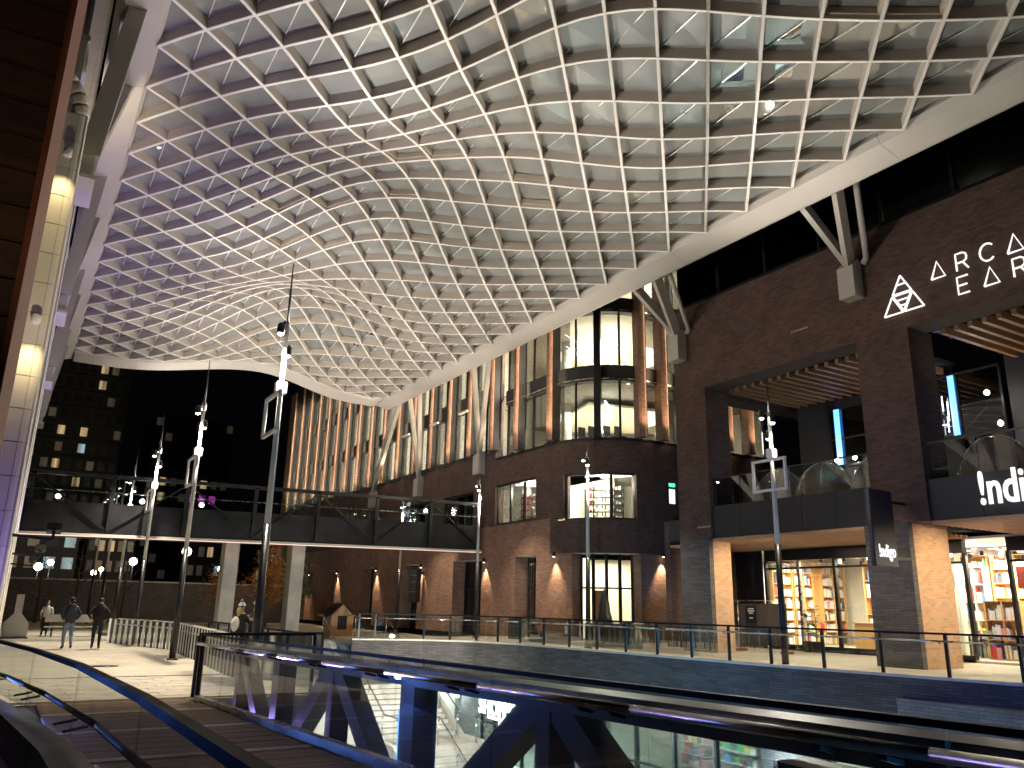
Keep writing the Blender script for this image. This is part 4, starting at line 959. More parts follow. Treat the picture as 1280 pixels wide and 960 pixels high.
# ================================================================== LAMP POSTS
def lamp_post(x, y, z0, top, label, frame, group, spire=1.6):
    t = thing('lamp_post', label, 'lamp post', (x, y, z0), group)
    MB().tube([(x, y, z0), (x, y, z0 + 3.4)], [.10, .088], 12).build('lower_shaft', M['black'], t)
    MB().tube([(x, y, z0 + 3.4), (x, y, top)], [.075, .05], 12).build('upper_shaft', M['polegrey'], t)
    MB().tube([(x, y, top), (x, y, top + spire)], [.04, .012], 8).build('spire', M['black'], t)
    MB().lathe((x, y, z0), [(.17, 0), (.17, .03), (.11, .05)], 14).build('base_plate', M['black'], t)
    for i, (dx, dy, dz) in enumerate(((.05, .34, -.05), (-.22, -.30, -.35), (.12, .18, -.72))):
        hx, hy, hz = x + dx, y + dy, top + dz
        MB().beam((x, y, hz + .1), (hx, hy, hz + .1), .04, .04).build('arm', M['black'], t)
        h = MB().lathe((hx, hy, hz - .02), [(.075, 0), (.09, .04), (.09, .2), (.05, .26)], 12).build('lamp_head', M['black'], t)
        MB().lathe((hx, hy, hz - .07), [(.03, 0), (.065, .02), (.07, .048)], 12).build('lens', M['lampw'], h)
    if frame:
        zf = z0 + frame
        f = MB()
        for a, b in (((-.64, 0), (.64, 0)), ((-.64, .9), (.64, .9))): f.box((x - .2, y + a[0], zf + a[1]), (x - .12, y + b[0], zf + b[1] + .07))
        for s in (-.64, .57): f.box((x - .195, y + s, zf + .07), (x - .125, y + s + .07, zf + .9))
        f.build('banner_frame', M['white'], t)
        MB().bbox((x - .13, y - .12, zf + 1.0), (x + .12, y + .12, zf + 1.3), .02).build('junction_box', M['white'], t)
    return t
RP = [(19.1, 16.4), (19.15, 25.8), (19.3, 35.0), (19.3, 44.4)]
r1 = lamp_post(*RP[0], -1.5, 5.85, 'lamp post with a square white frame standing inside the terrace balustrade', 4.95, 'lamp posts along the terrace', .9)
r2 = lamp_post(*RP[1], -1.5, 5.85, 'slim lamp post in front of the round glass corner', 0, 'lamp posts along the terrace', .6)
place_copy(r2, (RP[2][0] - RP[1][0], RP[2][1] - RP[1][1], 0), 'slim lamp post at the right end of the footbridge'); place_copy(r2, (RP[3][0] - RP[1][0], RP[3][1] - RP[1][1], 0), 'slim lamp post in front of the middle of the footbridge')
LP = [(4.78, 18.6), (4.70, 28.1), (4.74, 38.0), (4.9, 48.0), (5.0, 57), (5.1, 67)]
l1 = lamp_post(*LP[0], zd(18.6), 6.5, 'tallest nearest lamp post with a white frame whose spire crosses the canopy', 5.45, 'lamp posts along the plaza')
for (x, y), lb in zip(LP[1:], ('second lamp post of the plaza row with a white frame against the dark tower', 'third lamp post of the plaza row behind the walking couple', 'fourth lamp post of the plaza row in front of the footbridge', 'fifth lamp post seen below the footbridge', 'last tiny lamp post seen below the footbridge')):
    place_copy(l1, (x - LP[0][0], y - LP[0][1], -1.85 - zd(18.6)), lb)
for i, (x, y) in enumerate(LP[:4]):
    spot('post_light_up', (x + .1, y + .2, 6.2), (10.2, (y + 1.0 if i else 13), 13.5), 1900, (1, .92, .82), 150, 1, .12)
    spot('post_light_down', (x - .1, y - .3, 6.0), (x - 2.0, y + (-1.0 if i else 1.5), -1.8), 2500, (1, .90, .74), 105, .9, .06)
for i, (x, y) in enumerate(RP):
    spot('post_light_up', (x - .1, y, 5.6), (9.5, (y + .5 if i else 9), 13.5), (1900, 1200, 1200, 1100)[i], (1, .90, .77), 150, 1, .12)
    spot('post_light_down', (x + .1, y - .2, 5.4), (x + .5, y - 1, -1.5), 850, (1, .86, .64), 105, .9, .06)
# ================================================================== FOOTBRIDGE
fb = thing('footbridge', 'black trussed footbridge with glass sides and a lit lower edge crossing behind the plaza', 'footbridge', (10, 40.5, 2.4))
zbf = lambda x: 2.46 + .015 * x
X0, X1 = -6, 21.7
def bpart(name, mat, y0, y1, za, zb_, x0=X0, x1=X1):
    MB().add([(x0, y0, zbf(x0) + za), (x1, y0, zbf(x1) + za), (x1, y1, zbf(x1) + za), (x0, y1, zbf(x0) + za), (x0, y0, zbf(x0) + zb_), (x1, y0, zbf(x1) + zb_), (x1, y1, zbf(x1) + zb_), (x0, y1, zbf(x0) + zb_)],
             [(3, 2, 1, 0), (4, 5, 6, 7), (0, 1, 5, 4), (1, 2, 6, 5), (2, 3, 7, 6), (3, 0, 4, 7)]).build(name, mat, fb)
bpart('deck', M['blackmat'], 39.2, 42.4, .12, .35)
for i in range(9):
    xa = X0 + (X1 - X0) * i / 9; xb_ = X0 + (X1 - X0) * (i + 1) / 9
    bpart('side_panel', M['black'], 39.14, 39.19, .16, 1.42, xa + .01, xb_ - .01); bpart('glass_panel', M['glass'], 39.15, 39.17, 1.43, 2.55, xa + .05, xb_ - .05)
    bpart('glass_panel', M['glass'], 42.35, 42.37, .4, 2.55, xa + .05, xb_ - .05)
    MB().beam((xa, 39.05, zbf(xa) + .2), (xa, 39.05, zbf(xa) + 2.6), .16, .14, up=(0, 1, 0)).build('truss_post', M['black'], fb)
    a, b = ((xa, .25), (xb_, 2.5)) if i % 2 else ((xa, 2.5), (xb_, .25))
    MB().beam((a[0], 39.055, zbf(a[0]) + a[1]), (b[0], 39.055, zbf(b[0]) + b[1]), .07, .07, up=(0, 1, 0)).build('truss_diagonal', M['black'], fb)
bpart('lower_flange', M['beam'], 38.9, 39.2, .0, .10); bpart('top_chord', M['black'], 38.98, 39.13, 2.52, 2.68); bpart('guard_rail', M['stain'], 39.21, 39.25, 1.9, 1.94)
bpart('glow_strip', M['ledpink'], 38.93, 38.97, -.03, -.005)
for x in (8.62, 11.75): MB().bbox((x - .32, 39.3, -1.85), (x + .32, 40.2, zbf(x) + .115), .02).build('concrete_column', M['concrete'], fb)
area('bridge_edge_light', (9, 38.7, 1.9), (9, 39.3, 3.2), 18, 24, .1, (1, .6, .5))
for x, lb in ((1.2, 'round white lamp inside the footbridge near its left end'), (4.6, 'round white lamp inside the footbridge above the walking couple'), (7.2, 'round white lamp inside the footbridge left of the concrete columns')):
    b = MB().lathe((x, 40.4, zbf(x) + 1.75), [(.03, -.1), (.09, -.06), (.11, 0), (.09, .06), (.03, .1)], 12).build('bridge_lamp', M['lampw']); tag(b, lb, 'lamp', 'lamps inside the footbridge')
# ================================================================== STAIRS AND LOWER LEVEL
st = thing('stair', 'pale concrete stair with steel handrails going down from the terrace to the lower court', 'stair', (13.6, 24, LOW))
SX0, SX1 = 12.2, 15.4
y, z = 36.55, -1.5; k = 0
for fl in range(3):
    for s in range(10):
        z -= .165
        MB().bbox((SX0, y - .32, z - .16), (SX1, y, z), .012).build('step', M['conc_lt'], st); y -= .305; k += 1
    if fl < 2:
        MB().box((SX0, y - 1.5, z - .3), (SX1, y - .015, z - .005)).build('landing', M['conc_lt'], st); y -= 1.5
ys = 36.5
def szl(yy):   # stair surface height at yy
    run, fall = 3.05, 1.65; zz, y_ = -1.5, 36.5
    for fl in range(3):
        if yy >= y_ - run: return zz - fall * max(0, (y_ - yy)) / run
        y_ -= run; zz -= fall
        if yy >= y_ - 1.5: return zz
        y_ -= 1.5
    return zz
for x in (SX0 + .08, (SX0 + SX1) / 2, SX1 - .08):
    pts = [(x, yy, szl(yy) + .92) for yy in (37.2, 36.5, 33.45, 31.95, 28.9, 27.4, 24.35, 23.9)]
    MB().tube(pts, .026, 8).build('handrail', M['stain'], st)
    for yy in (36.4, 34.9, 33.4, 32, 30.5, 29, 27.5, 26, 24.4): MB().tube([(x, yy, szl(yy)), (x, yy, szl(yy) + .9)], .02, 8).build('baluster', M['stain'], st)
for x in (SX0 - .2, SX1 + .02):
    b = MB(); b.extr([(x, 36.55, LOW), (x, 36.55, -1.45), (x, 33.45, -3.05), (x, 31.95, -3.05), (x, 28.9, -4.7), (x, 27.4, -4.7), (x, 24.0, LOW)], (.18, 0, 0)); b.build('stringer', M['conc_lt'], st)
rw = MB().box((6.6, 20.9, LOW), (6.9, 36.6, -2.55)).build('retaining_wall', M['concrete']); tag(rw, 'plain concrete retaining wall below the edge of the plaza', 'wall')
rw2 = MB().box((-1.2, 15.25, LOW), (4.9, 15.5, -2.2)).build('retaining_wall', M['concrete']); tag(rw2, 'concrete retaining wall below the end of the timber ramp', 'wall')
rw3 = MB().box((6.91, 36.62, LOW), (22.6, 36.9, -2.55)).build('retaining_wall', M['conc_lt']); tag(rw3, 'pale concrete wall behind the head of the stair', 'wall')
pl_ = MB().bbox((9.6, 29.5, LOW), (11.6, 34.0, -3.6), .03).build('planter', M['conc_lt']); tag(pl_, 'long pale concrete planter block left of the stair in the lower court', 'planter')
# lower shopfront under the terrace
ls = thing('lower_shop', 'brightly lit lower shopfront below the terrace with grey brick piers and coloured shelves', 'shop', (19.3, 20, LOW))
OPEN = [(8.0, 15.4), (17.6, 25.2), (29.6, 34.2)]
edges = [4] + [v for o in OPEN for v in o] + [40]
for a, b in zip(edges[0::2], edges[1::2]): MB().box((19.2, a, LOW), (19.7, b, -2.0)).build('wall', M['bricklow'], ls)
for (a, b) in OPEN:
    MB().box((19.2, a, -3.70), (19.7, b, -2.0)).build('lintel', M['bricklow'], ls)
    n = 4
    for i in range(n + 1):
        yy = a + (b - a) * i / n; MB().box((19.28, max(a, yy - .05), LOW), (19.42, min(b, yy + .05), -3.70)).build('mullion', M['black'], ls)
        if i < n: MB().box((19.34, yy + .05, LOW), (19.355, yy + (b - a) / n - .05, -3.70)).build('pane', M['glass'], ls)
    MB().box((19.29, a, -5.1), (19.40, b, -5.04)).build('transom', M['black'], ls)
MB().box((25, 4, LOW), (25.2, 40, -2.6)).build('interior_wall', M['wallint'], ls); MB().box((19.7, 4, -3.2), (25, 40, -3.1)).build('interior_ceiling', M['wallint'], ls)
for y0 in (9, 12, 15, 18.4, 20.6, 22.8, 25, 30, 32.4): MB().box((20.5, y0, -3.36), (24, y0 + .14, -3.28)).build('ceiling_lamp', M['tube'], ls)
for y0 in (11.5, 21.4, 32): area('lower_shop_light', (20.5, y0, -3.4), (21.0, y0, -6), 900, 1.2, 6.5, (.66, 1, .97))
def shopshelf(x, y0, y1, label):
    t = thing('store_shelf', label, 'shelf', (x, y0, LOW), 'stocked shelves in the lower shop')
    MB().box((x + .4, y0, LOW), (x + .44, y1, -3.9)).build('back_panel', M['wallint'], t); g = MB()
    for r_ in range(6):
        z = LOW + .2 + r_ * .4; MB().box((x, y0, z), (x + .399, y1, z + .03)).build('shelf', M['white'], t); y = y0 + .03
        while y < y1 - .3:
            w = random.choice((.1, .14, .2, .3)); g.box((x + .05, y, z + .031), (x + .3, y + w, z + random.uniform(.18, .35)), mi=random.randrange(7)); y += w + .015
    g.build('goods', BOOKC, t, kind='stuff')
shopshelf(22.2, 22.9, 24.4, 'stocked shelf at the left of the big lower shop window'); shopshelf(22.2, 20.6, 22.4, 'stocked shelf in the middle of the big lower shop window'); shopshelf(22.2, 18.3, 20.1, 'stocked shelf at the right of the big lower shop window')
ss = thing('shop_sign', 'lit white and red sign reading SHOPPERS DRUG MART over the lower shop window', 'sign', (19.15, 32, -4.6))
MB().box((19.10, 28.6, -4.12), (19.16, 33.5, -3.92)).build('red_band', M['redlet'], ss); MB().box((19.10, 30.0, -4.85), (19.16, 33.3, -4.72)).build('red_band', M['redlet'], ss)
text_mesh('lettering', 'SHOPPERS', .86, M['letterw'], .08, .02, ss, m_facing_x(19.06, 34.0, -4.66), sx=1.0); text_mesh('lettering', 'DRUG MART', .62, M['letterw'], .08, .014, ss, m_facing_x(19.06, 32.2, -5.3))
ps = thing('shop_sign', 'large glowing pink letters low at the right edge behind the ramp glass', 'sign', (19.15, 14, -4.6))
text_mesh('lettering', 'IN', 1.9, M['pinklet'], .08, .02, ps, m_facing_x(19.06, 14.6, -5.25), sx=1.0)
for (yy, lb) in ((36.0, 'white cylinder wall lamp by the stair in the lower court'), (26.5, 'white cylinder wall lamp left of the big lower shop window')):
    w = thing('wall_lamp', lb, 'lamp', (19.0, yy, -4)); MB().tube([(19.0, yy, -4.25), (19.0, yy, -3.85)], .11, 14).build('diffuser', M['letterw'], w); MB().box((19.0, yy - .05, -4.1), (19.2, yy + .05, -4.0)).build('bracket', M['black'], w)
spot('court_light', (11.5, 24.5, -1.7), (13.6, 31, -4.5), 1500, (1, .93, .78), 110, .9, .1); spot('court_light', (9.0, 21, -2.0), (9.5, 28, -6.5), 700, (.9, .95, 1), 120, .9, .1); spot('court_light', (15.0, 27, -2.0), (12.5, 35, -2.5), 700, (1, .93, .78), 100, .9, .1); spot('court_light', (4.6, 12, -2.4), (9, 15, -6.5), 500, (.6, .85, 1), 110, .9, .1)
for y in (28.0, 16.5, 26.4, 35.8): point('low_wall_light', (18.6, y, -4.0), 70, (.85, .97, 1), .1)  # two sit at the wall lamps, two are added without fixture to light the brick
# coloured floods that wash the underside of the ramp, the terrace edge and the white building
def flood(loc, target, power, col, deg, label, name='flood_light', arm=None):
    t = thing(name, label, 'flood light', loc, 'coloured flood lights')
    d = (Vector(target) - Vector(loc)).normalized(); p = Vector(loc)
    MB().beam(p - d * .16, p - d * .03, .22, .16).build('housing', M['black'], t); MB().beam(p - d * .028, p - d * .012, .18, .12).build('lens', M['railglass'], t); MB().beam(p - d * .16, p - d * .16 - Vector((0, 0, .14)), .04, .1).build('yoke', M['black'], t)
    if arm: MB().beam(p - d * .16 - Vector((0, 0, .13)), arm, .05, .05).build('wall_arm', M['black'], t)
    spot('flood_beam', p, target, power, col, deg, .9, .05)
flood((3.75, 4.6, -2.2), (18.5, 12.5, -2.2), 2200, BLUE, 58, 'blue flood light on the ramp truss aimed at the terrace wall', arm=(3.45, 4.6, -2.3))
flood((3.9, 8.6, -2.3), (18.0, 26, -4.5), 3600, (.06, .5, 1), 64, 'blue flood light on the ramp truss aimed at the lower shop', arm=(3.45, 8.6, -2.35))
for i, y in enumerate((15.9, 23.0, 30.5)):
    flood((.5, y, 1.2), (.7, y + 5, 12), 700, (.52, .40, 1), 80, ('violet flood light on the first tiled column', 'violet flood light on the second tiled column', 'violet flood light on the third tiled column')[i], arm=(-.5, y, 1.0))
flood((.12, 12.9, -1.42), (-.35, 14.2, 1.0), 130, VIO, 95, 'violet flood light at the foot of the first tiled column', arm=(-.2, 14.25, -1.6))
flood((3.62, -.6, -1.75), (3.25, 3.4, -.9), 800, (.05, .36, 1), 48, 'blue flood light under the near end of the ramp balustrade', arm=(3.42, -.6, -1.95))
flood((3.3, 14.2, -1.9), (2.9, 11.0, -1.3), 900, VIO, 120, 'violet flood light under the far end of the ramp balustrade', arm=(3.42, 14.2, -2.2))
flood((-.15, 13.5, -1.2), (.3, 9.6, -.8), 160, (.10, .25, 1), 110, 'blue flood light at the far end of the black capped balustrade', arm=(-.3, 14.25, -1.3))
# ================================================================== WHITE TILED BUILDING ON THE LEFT
wb = thing('tiled_building', 'white tiled building with rounded columns and violet light at the left edge', 'building', (-1, 26, -1.9))
MB().box((-9, 14.8, -1.9), (-.5, 42, 26)).build('wall', M['blackmat'], wb)
def column(y, ztop, x1=-.09):
    w = .42; z = -1.9; r = .13
    MB().box((-2.2, y + .03, -1.9), (x1 - .02, y + .9, ztop)).build('core', M['greybox'], wb)
    while z < ztop - .05:
        h = min(.52, ztop - z)
        for x in (x1 - .15 - w, x1 - .15 - 2 * w, x1 - .15 - 3 * w): MB().bbox((x + .004, y - .0, z + .004), (x + w - .004, y + .029, z + h - .004), .006).build('tile', M['cream'], wb)
        b = MB(); n = 6; pts = [(x1 - .145, y)] + [(x1 - r + r * math.sin(t), y + r - r * math.cos(t)) for t in np.linspace(0, math.pi / 2, n)] + [(x1, y + .8), (x1 - .145, y + .8)]
        b.prism(pts, z + .004, z + h - .004); b.build('corner_tile', M['cream'], wb); z += h
    # rounded head rolling back to the left
    for i in range(7):
        a0, a1 = i * .22, (i + 1) * .22 - .012; R_ = .95
        c = (x1 - .13 - R_, ztop)
        MB().tube([(c[0] + R_ * math.cos(a), y + .12, c[1] + R_ * math.sin(a)) for a in np.linspace(a0, a1, 4)], .13, 12).build('roll_tile', M['cream'], wb)
column(14.2, 8.0); column(22.4, 20.0, -.07); column(30.6, 16, -.06); column(37.6, 11.0, -.05)
for (y, z) in ((18.0, 4.5), (26.0, 4.5), (34.0, 4.5), (18.0, 8.6), (26, 8.6), (34, 8.6)):
    f = MB(); f.box((-.5, y - 2.8, z - 1.5), (-.34, y - 2.7, z + 1.5)); w = f.build('window', M['cream'], wb)
    MB().box((-.47, y - 2.7, z - 1.5), (-.455, y + 2.7, z + 1.5)).build('pane', M['darkglass'], w); MB().box((-.5, y - 2.8, z + 1.501), (-.3, y + 2.8, z + 1.62)).build('frame', M['white'], w)
for i, z in enumerate((7.05, 4.1)):
    MB().lathe((-.30, 14.02, z), [(.05, 0), (.07, .02), (.07, .14), (.04, .16)], 12).build('downlight', M['white'], wb)
    spot('tile_downlight', (-.30, 13.85, z - .03), (-.30, 14.16, z - 3), 40, (1, .80, .42), 100, .8, .03)
spot('tile_glow', (-.05, 11.6, 2.0), (-.4, 14.2, 5.6), 150, (1, .84, .55), 70, 1, .1)
spot('tile_glow', (.0, 18.5, 8.5), (-.3, 22.4, 15), 420, (1, .86, .6), 70, 1, .1)
# brown overhang close to the camera
ov = thing('timber_overhang', 'dark brown board-clad pier hanging at the top left beside the camera', 'overhang', (-1.5, 8, 1.2))
z = 1.15; i = 0
while z < 7.5:
    MB().bbox((-4.0, 7.0 + random.uniform(0, .012), z + .008), (-.335, 7.08, z + .30), .012).build('cladding_board', M['rust'], ov); z += .308
MB().box((-4.0, 7.08, 1.2), (-.34, 9.4, 7.6)).build('core', M['rust'], ov)
MB().bbox((-.335, 6.98, 1.12), (-.285, 9.4, 7.6), .015).build('edge_board', M['rust2'], ov)
MB().tube([(-4, 7.12, 1.12), (-.31, 7.12, 1.12)], .13, 14).build('rounded_foot', M['rust2'], ov)
spot('overhang_light', (-.5, 4.0, 2.0), (-.5, 7, 4.2), 22, (1, .72, .45), 90)
walk = struct(MB().box((-3, -3, -1.75), (.36, 13.2, -1.6)), 'side_walk', M['asphalt'])
struct(MB().box((-9, 13.21, -2.4), (-1.21, 80, -1.9)), 'side_path', M['paver2'])

# ================================================================== NIGHT CITY BEHIND
def tower(x0, x1, y, z1, cols, rows, lit, label, depth=16, z0=LOW, wall='citywall', zwin=0, dim=.16, balc=True, cat='building'):
    t = thing('city_building', label, cat, ((x0 + x1) / 2, y, z0))
    MB().box((x0, y, z0), (x1, y + depth, z1)).build('wall', M[wall], t)
    cw = (x1 - x0) / cols; rh = (z1 - zwin) / rows
    fr = MB().box((0, -.12, 0), (cw * .62, -.004, rh * .52))
    first = {}
    for r in range(rows):
        if balc: MB().box((x0 + cw * .1, y - .9, zwin + r * rh + .02), (x1 - cw * .1, y - .01, zwin + r * rh + .18)).build('balcony', M['citywall'], t)
        for c in range(cols):
            k = lit.get((r, c)); k = k or ('citydim' if random.random() < dim else 'citydark')
            if k not in first:
                b = MB(); b.box((x0 + c * cw + cw * .19, y - .1, zwin + r * rh + rh * .25), (x0 + c * cw + cw * .81, y - .004, zwin + r * rh + rh * .78))
                first[k] = (b.build('window', M[k], t), r, c)
            else:
                o, r_, c_ = first[k]; inst(o, 'window', t, ((c - c_) * cw, 0, (r - r_) * rh))
    return t
tower(-6, 12.5, 150, 56, 11, 20, {(13, 8): 'citywarm', (12, 8): 'citywarm', (13, 9): 'citydim', (9, 7): 'citywarm', (8, 7): 'citycool', (6, 7): 'citywarm', (9, 5): 'citywarm', (8, 5): 'citydim', (7, 5): 'citywarm', (10, 4): 'citydim', (5, 6): 'citydim'}, 'tall dark apartment tower behind the tiled building with a few lit flats', dim=.06)
tower(19.6, 35, 170, 35.5, 8, 12, {(7, 1): 'citywarm', (7, 2): 'citydim', (7, 5): 'citywarm', (6, 1): 'citywarm', (6, 4): 'citymag', (6, 5): 'citymag', (6, 6): 'citymag', (5, 1): 'citywarm', (5, 4): 'citycool', (5, 5): 'citywarm', (5, 7): 'citywarm', (4, 0): 'citywarm', (4, 1): 'citywarm', (4, 4): 'citywarm', (4, 5): 'citywarm', (4, 3): 'citydim'}, 'dark apartment block with magenta and warm lit flats behind the second lamp post', dim=.2)
tower(-3, 6, 105, 9.5, 5, 4, {(3, 4): 'citywarm', (2, 4): 'citycool', (2, 2): 'citydim', (1, 3): 'citycool', (1, 4): 'citycool', (1, 1): 'citydim'}, 'low dark block with a bright cool window behind the walking couple', dim=.3, balc=False)
tower(7.5, 13, 115, 7.5, 5, 3, {(2, 1): 'citywarm', (2, 2): 'citywarm', (1, 1): 'citydim', (1, 2): 'citydim', (0, 3): 'citywarm'}, 'low dark block with one warm strip of windows left of the lamp posts', dim=.25, balc=False)
tower(20, 27, 118, 10, 6, 4, {(3, 2): 'citywarm', (2, 2): 'citywarm', (1, 1): 'citydim', (1, 3): 'citycool', (2, 5): 'citycool'}, 'dark mid-rise with two orange windows one above the other seen below the footbridge', dim=.12, balc=False)
tower(29, 42, 125, 12, 7, 5, {(4, 4): 'citycool', (3, 5): 'citywarm', (2, 2): 'citycool', (1, 5): 'citywarm', (1, 1): 'citywarm'}, 'dark mid-rise between the two concrete columns with a few lit windows', dim=.2, balc=False)
gw = MB().box((-14, 72, -1.85), (21.6, 72.5, 1.2)).build('garden_wall', M['brickdk']); tag(gw, 'long dark brick wall closing the plaza behind the lamp posts', 'wall')
for i in range(9): MB().box((-13.9 + i * 3.95, 71.93, 1.2), (-10.0 + i * 3.95, 72.57, 1.32)).build('coping_stone', M['concrete'], gw)
def globe(x, y, z0, z1, label, warm, r=.22, power=60, group='small street lamps beyond the plaza'):
    t = thing('street_lamp', label, 'street lamp', (x, y, z0), group)
    MB().tube([(x, y, z0), (x, y, z1 - r * .8)], [.07, .05], 8).build('post', M['stain'] if warm else M['black'], t)
    MB().lathe((x, y, z1), [(r * .3, -r * .95), (r * .8, -r * .6), (r, 0), (r * .8, r * .6), (r * .25, r * .97)], 14).build('globe', M['lampwarm' if warm else 'lampw'], t)
    MB().lathe((x, y, z0), [(.14, 0), (.14, .05), (.08, .12)], 10).build('base_plate', M['black'], t)
    if power: point('street_light', (x, y - .4, z1 + .3), power, (1, .75, .42) if warm else COOL, .2)
globe(9.6, 57, -1.85, 3.0, 'street lamp with a warm glowing globe on a pale post below the footbridge', True, .30, 90)
globe(9.3, 82, -2, 3.2, 'street lamp with a cold white globe left of the warm one', False, .34, 60)
globe(17.5, 84, -2, 2.9, 'street lamp with a cold white globe right of the warm one', False, .32, 60)
globe(1.9, 84, -2, 2.5, 'bright cold street lamp low at the left below the footbridge', False, .34, 60)
globe(2.8, 84, -2, 2.9, 'second bright cold street lamp low at the left beside the first one', False, .26, 0)
globe(6.8, 90, -2, 2.3, 'small warm street lamp far behind the walking couple', True, .26, 0)
globe(7.6, 92, -2, 2.7, 'smallest warm street lamp behind the person in black', True, .22, 0)
globe(26.5, 84, -2, 3.4, 'cold street lamp beside the orange tree', False, .30, 40)
def tree(x, y, z0, h, label, leaf=None, n=0, rad=1.6, group='trees beyond the plaza'):
    t = thing('tree', label, 'tree', (x, y, z0), group); rr = random.Random(int(x * 31 + y))
    MB().tube([(x, y, z0), (x + .05, y, z0 + h * .35), (x - .04, y, z0 + h * .7), (x, y, z0 + h)], [.14, .11, .06, .02], 8).build('trunk', M['bark'], t)
    tips = []; b = MB()
    for i in range(16):
        a = i * 2.4; z = z0 + h * (.3 + .045 * i); L_ = rad * rr.uniform(.6, 1.05) * (1.1 - .04 * i)
        p = Vector((x, y, z)); m_ = p + Vector((math.cos(a), math.sin(a), .55)) * L_ * .5; e = p + Vector((math.cos(a + .2), math.sin(a + .2), .8)) * L_
        b.tube([p, m_, e], [.04, .022, .006], 5, caps=False); tips += [m_, e, m_.lerp(e, .5)]
        for q in range(3):
            s_ = p.lerp(e, .4 + .2 * q); f_ = s_ + Vector((rr.uniform(-1, 1), rr.uniform(-1, 1), rr.uniform(.2, 1))) * L_ * .35; b.tube([s_, f_], [.014, .004], 4, caps=False); tips.append(f_)
    b.build('branch', M['bark'], t, kind='stuff')
    if leaf:
        c = MB()
        for i in range(n):
            p = rr.choice(tips) + Vector((rr.gauss(0, .22), rr.gauss(0, .22), rr.gauss(0, .22))); d = Vector((rr.uniform(-1, 1), rr.uniform(-1, 1), rr.uniform(-1, .4))).normalized(); s_ = d.orthogonal().normalized() * .06; L_ = rr.uniform(.1, .2)
            c.add([p, p + d * L_ * .5 + s_, p + d * L_, p + d * L_ * .5 - s_], [(0, 1, 2, 3)])
        c.build('crown', M[leaf], t, kind='stuff', fix=False)
tree(15.9, 60, -1.85, 5.0, 'small tree with thin orange autumn leaves between the concrete columns', 'leafor', 2600, 1.5)
tree(13.4, 63, -1.85, 3.6, 'low orange-brown shrub-like tree left of the first concrete column', 'leafor', 1400, 1.4)
tree(4.1, 66, -1.85, 5.2, 'bare thin tree behind the walking couple'); tree(7.2, 66, -1.85, 4.8, 'bare thin tree behind the lamp post row'); tree(1.9, 68, -1.85, 4.5, 'bare thin tree at the left end of the garden wall')
tree(18.2, 62, -1.85, 5.4, 'dark leafy tree against the brick corner right of the orange tree', 'leaf', 2200, 1.4)
spot('tree_light', (15.0, 56, -1.5), (15.9, 60, 1.5), 60, (1, .7, .4), 80)
# plaza furniture
for i in range(14):
    MB().box((.1 + i * .35, 22.41, -1.852), (.1 + i * .35 + .33, 22.55, -1.842)).build('drain_grate', M['black'], plaza)
MB().lathe((2.6, 26.0, -1.853), [(.36, 0), (.36, .011)], 24).build('manhole_cover', M['black'], plaza)
def hut():
    x, y, z = 15.4, 42.6, -1.85
    t = thing('play_hut', 'small yellow wooden hut with a dark pitched roof by the brick wall', 'hut', (x, y, z))
    W_ = M['wood']; w = .62
    MB().box((x - w, y, z), (x - .26, y + .06, z + 1.15)).build('front_wall', W_, t); MB().box((x + .26, y, z), (x + w, y + .06, z + 1.15)).build('front_wall', W_, t); MB().box((x - .26, y, z), (x + .26, y + .06, z + .45)).build('front_wall', W_, t)
    MB().extr([(x - w, y, z + 1.151), (x + w, y, z + 1.151), (x, y, z + 1.75)], (0, .06, 0)).build('gable', W_, t)
    for s in (-w, w - .06): MB().box((x + s, y + .061, z), (x + s + .06, y + 1.3, z + 1.15)).build('side_wall', W_, t)
    MB().box((x - .25, y + .08, z + .45), (x + .25, y + .1, z + 1.15)).build('window', M['black'], t)
    for s in (-1, 1):
        for i in range(5):
            a = i / 5; b_ = (i + 1) / 5
            MB().beam((x + s * .9 * (1 - (a + b_) / 2), y - .12, z + 1.06 + .72 * (a + b_) / 2), (x + s * .9 * (1 - (a + b_) / 2), y + 1.4, z + 1.06 + .72 * (a + b_) / 2), .225, .03, up=(s * .6, 0, .8)).build('roof_board', M['black'], t)
hut(); spot('hut_light', (14.0, 40.5, 2.0), (15.4, 42.6, -1), 22, (1, .78, .42), 60)
t = thing('bench', 'long pale bench at the far end of the plaza beside the walking couple', 'bench', (2.9, 45.5, -1.85))
for i in range(4): MB().bbox((1.7, 45.2 + i * .14, -1.44), (4.1, 45.32 + i * .14, -1.39), .008).build('seat_slat', M['conc_lt'], t)
for x in (2.0, 2.85, 3.8): MB().box((x, 45.25, -1.85), (x + .06, 45.7, -1.442)).build('leg', M['black'], t)
MB().bbox((1.7, 45.85, -1.2), (4.1, 45.9, -.85), .01).build('backrest', M['conc_lt'], t)
for x in (2.0, 3.8): MB().box((x, 45.9, -1.6), (x + .05, 45.95, -.9)).build('back_post', M['black'], t)
t = thing('sculpture', 'white paddle-shaped upright sculpture with a narrow neck at the far left of the plaza', 'sculpture', (.45, 43.6, -1.85))
MB().extr([(.0, 43.5, -1.85), (1.0, 43.5, -1.85), (1.0, 43.5, -1.2), (.66, 43.5, -.78), (.66, 43.5, .05), (.36, 43.5, .05), (.36, 43.5, -.78), (.0, 43.5, -1.2)], (0, .18, 0)).build('body', M['white'], t)
MB().box((-.05, 43.4, -1.85), (1.05, 43.8, -1.80)).build('foot_plate', M['black'], t)
t = thing('bench', 'dark low bench block on the terrace behind the balustrade by the round corner', 'bench', (20.4, 30.2, -1.5)); MB().bbox((20.0, 29.0, -1.5), (20.6, 31.4, -1.1), .02).build('seat', M['blackmat'], t); MB().bbox((19.95, 28.95, -1.095), (20.65, 31.45, -1.03), .015).build('seat_top', M['plank'], t)
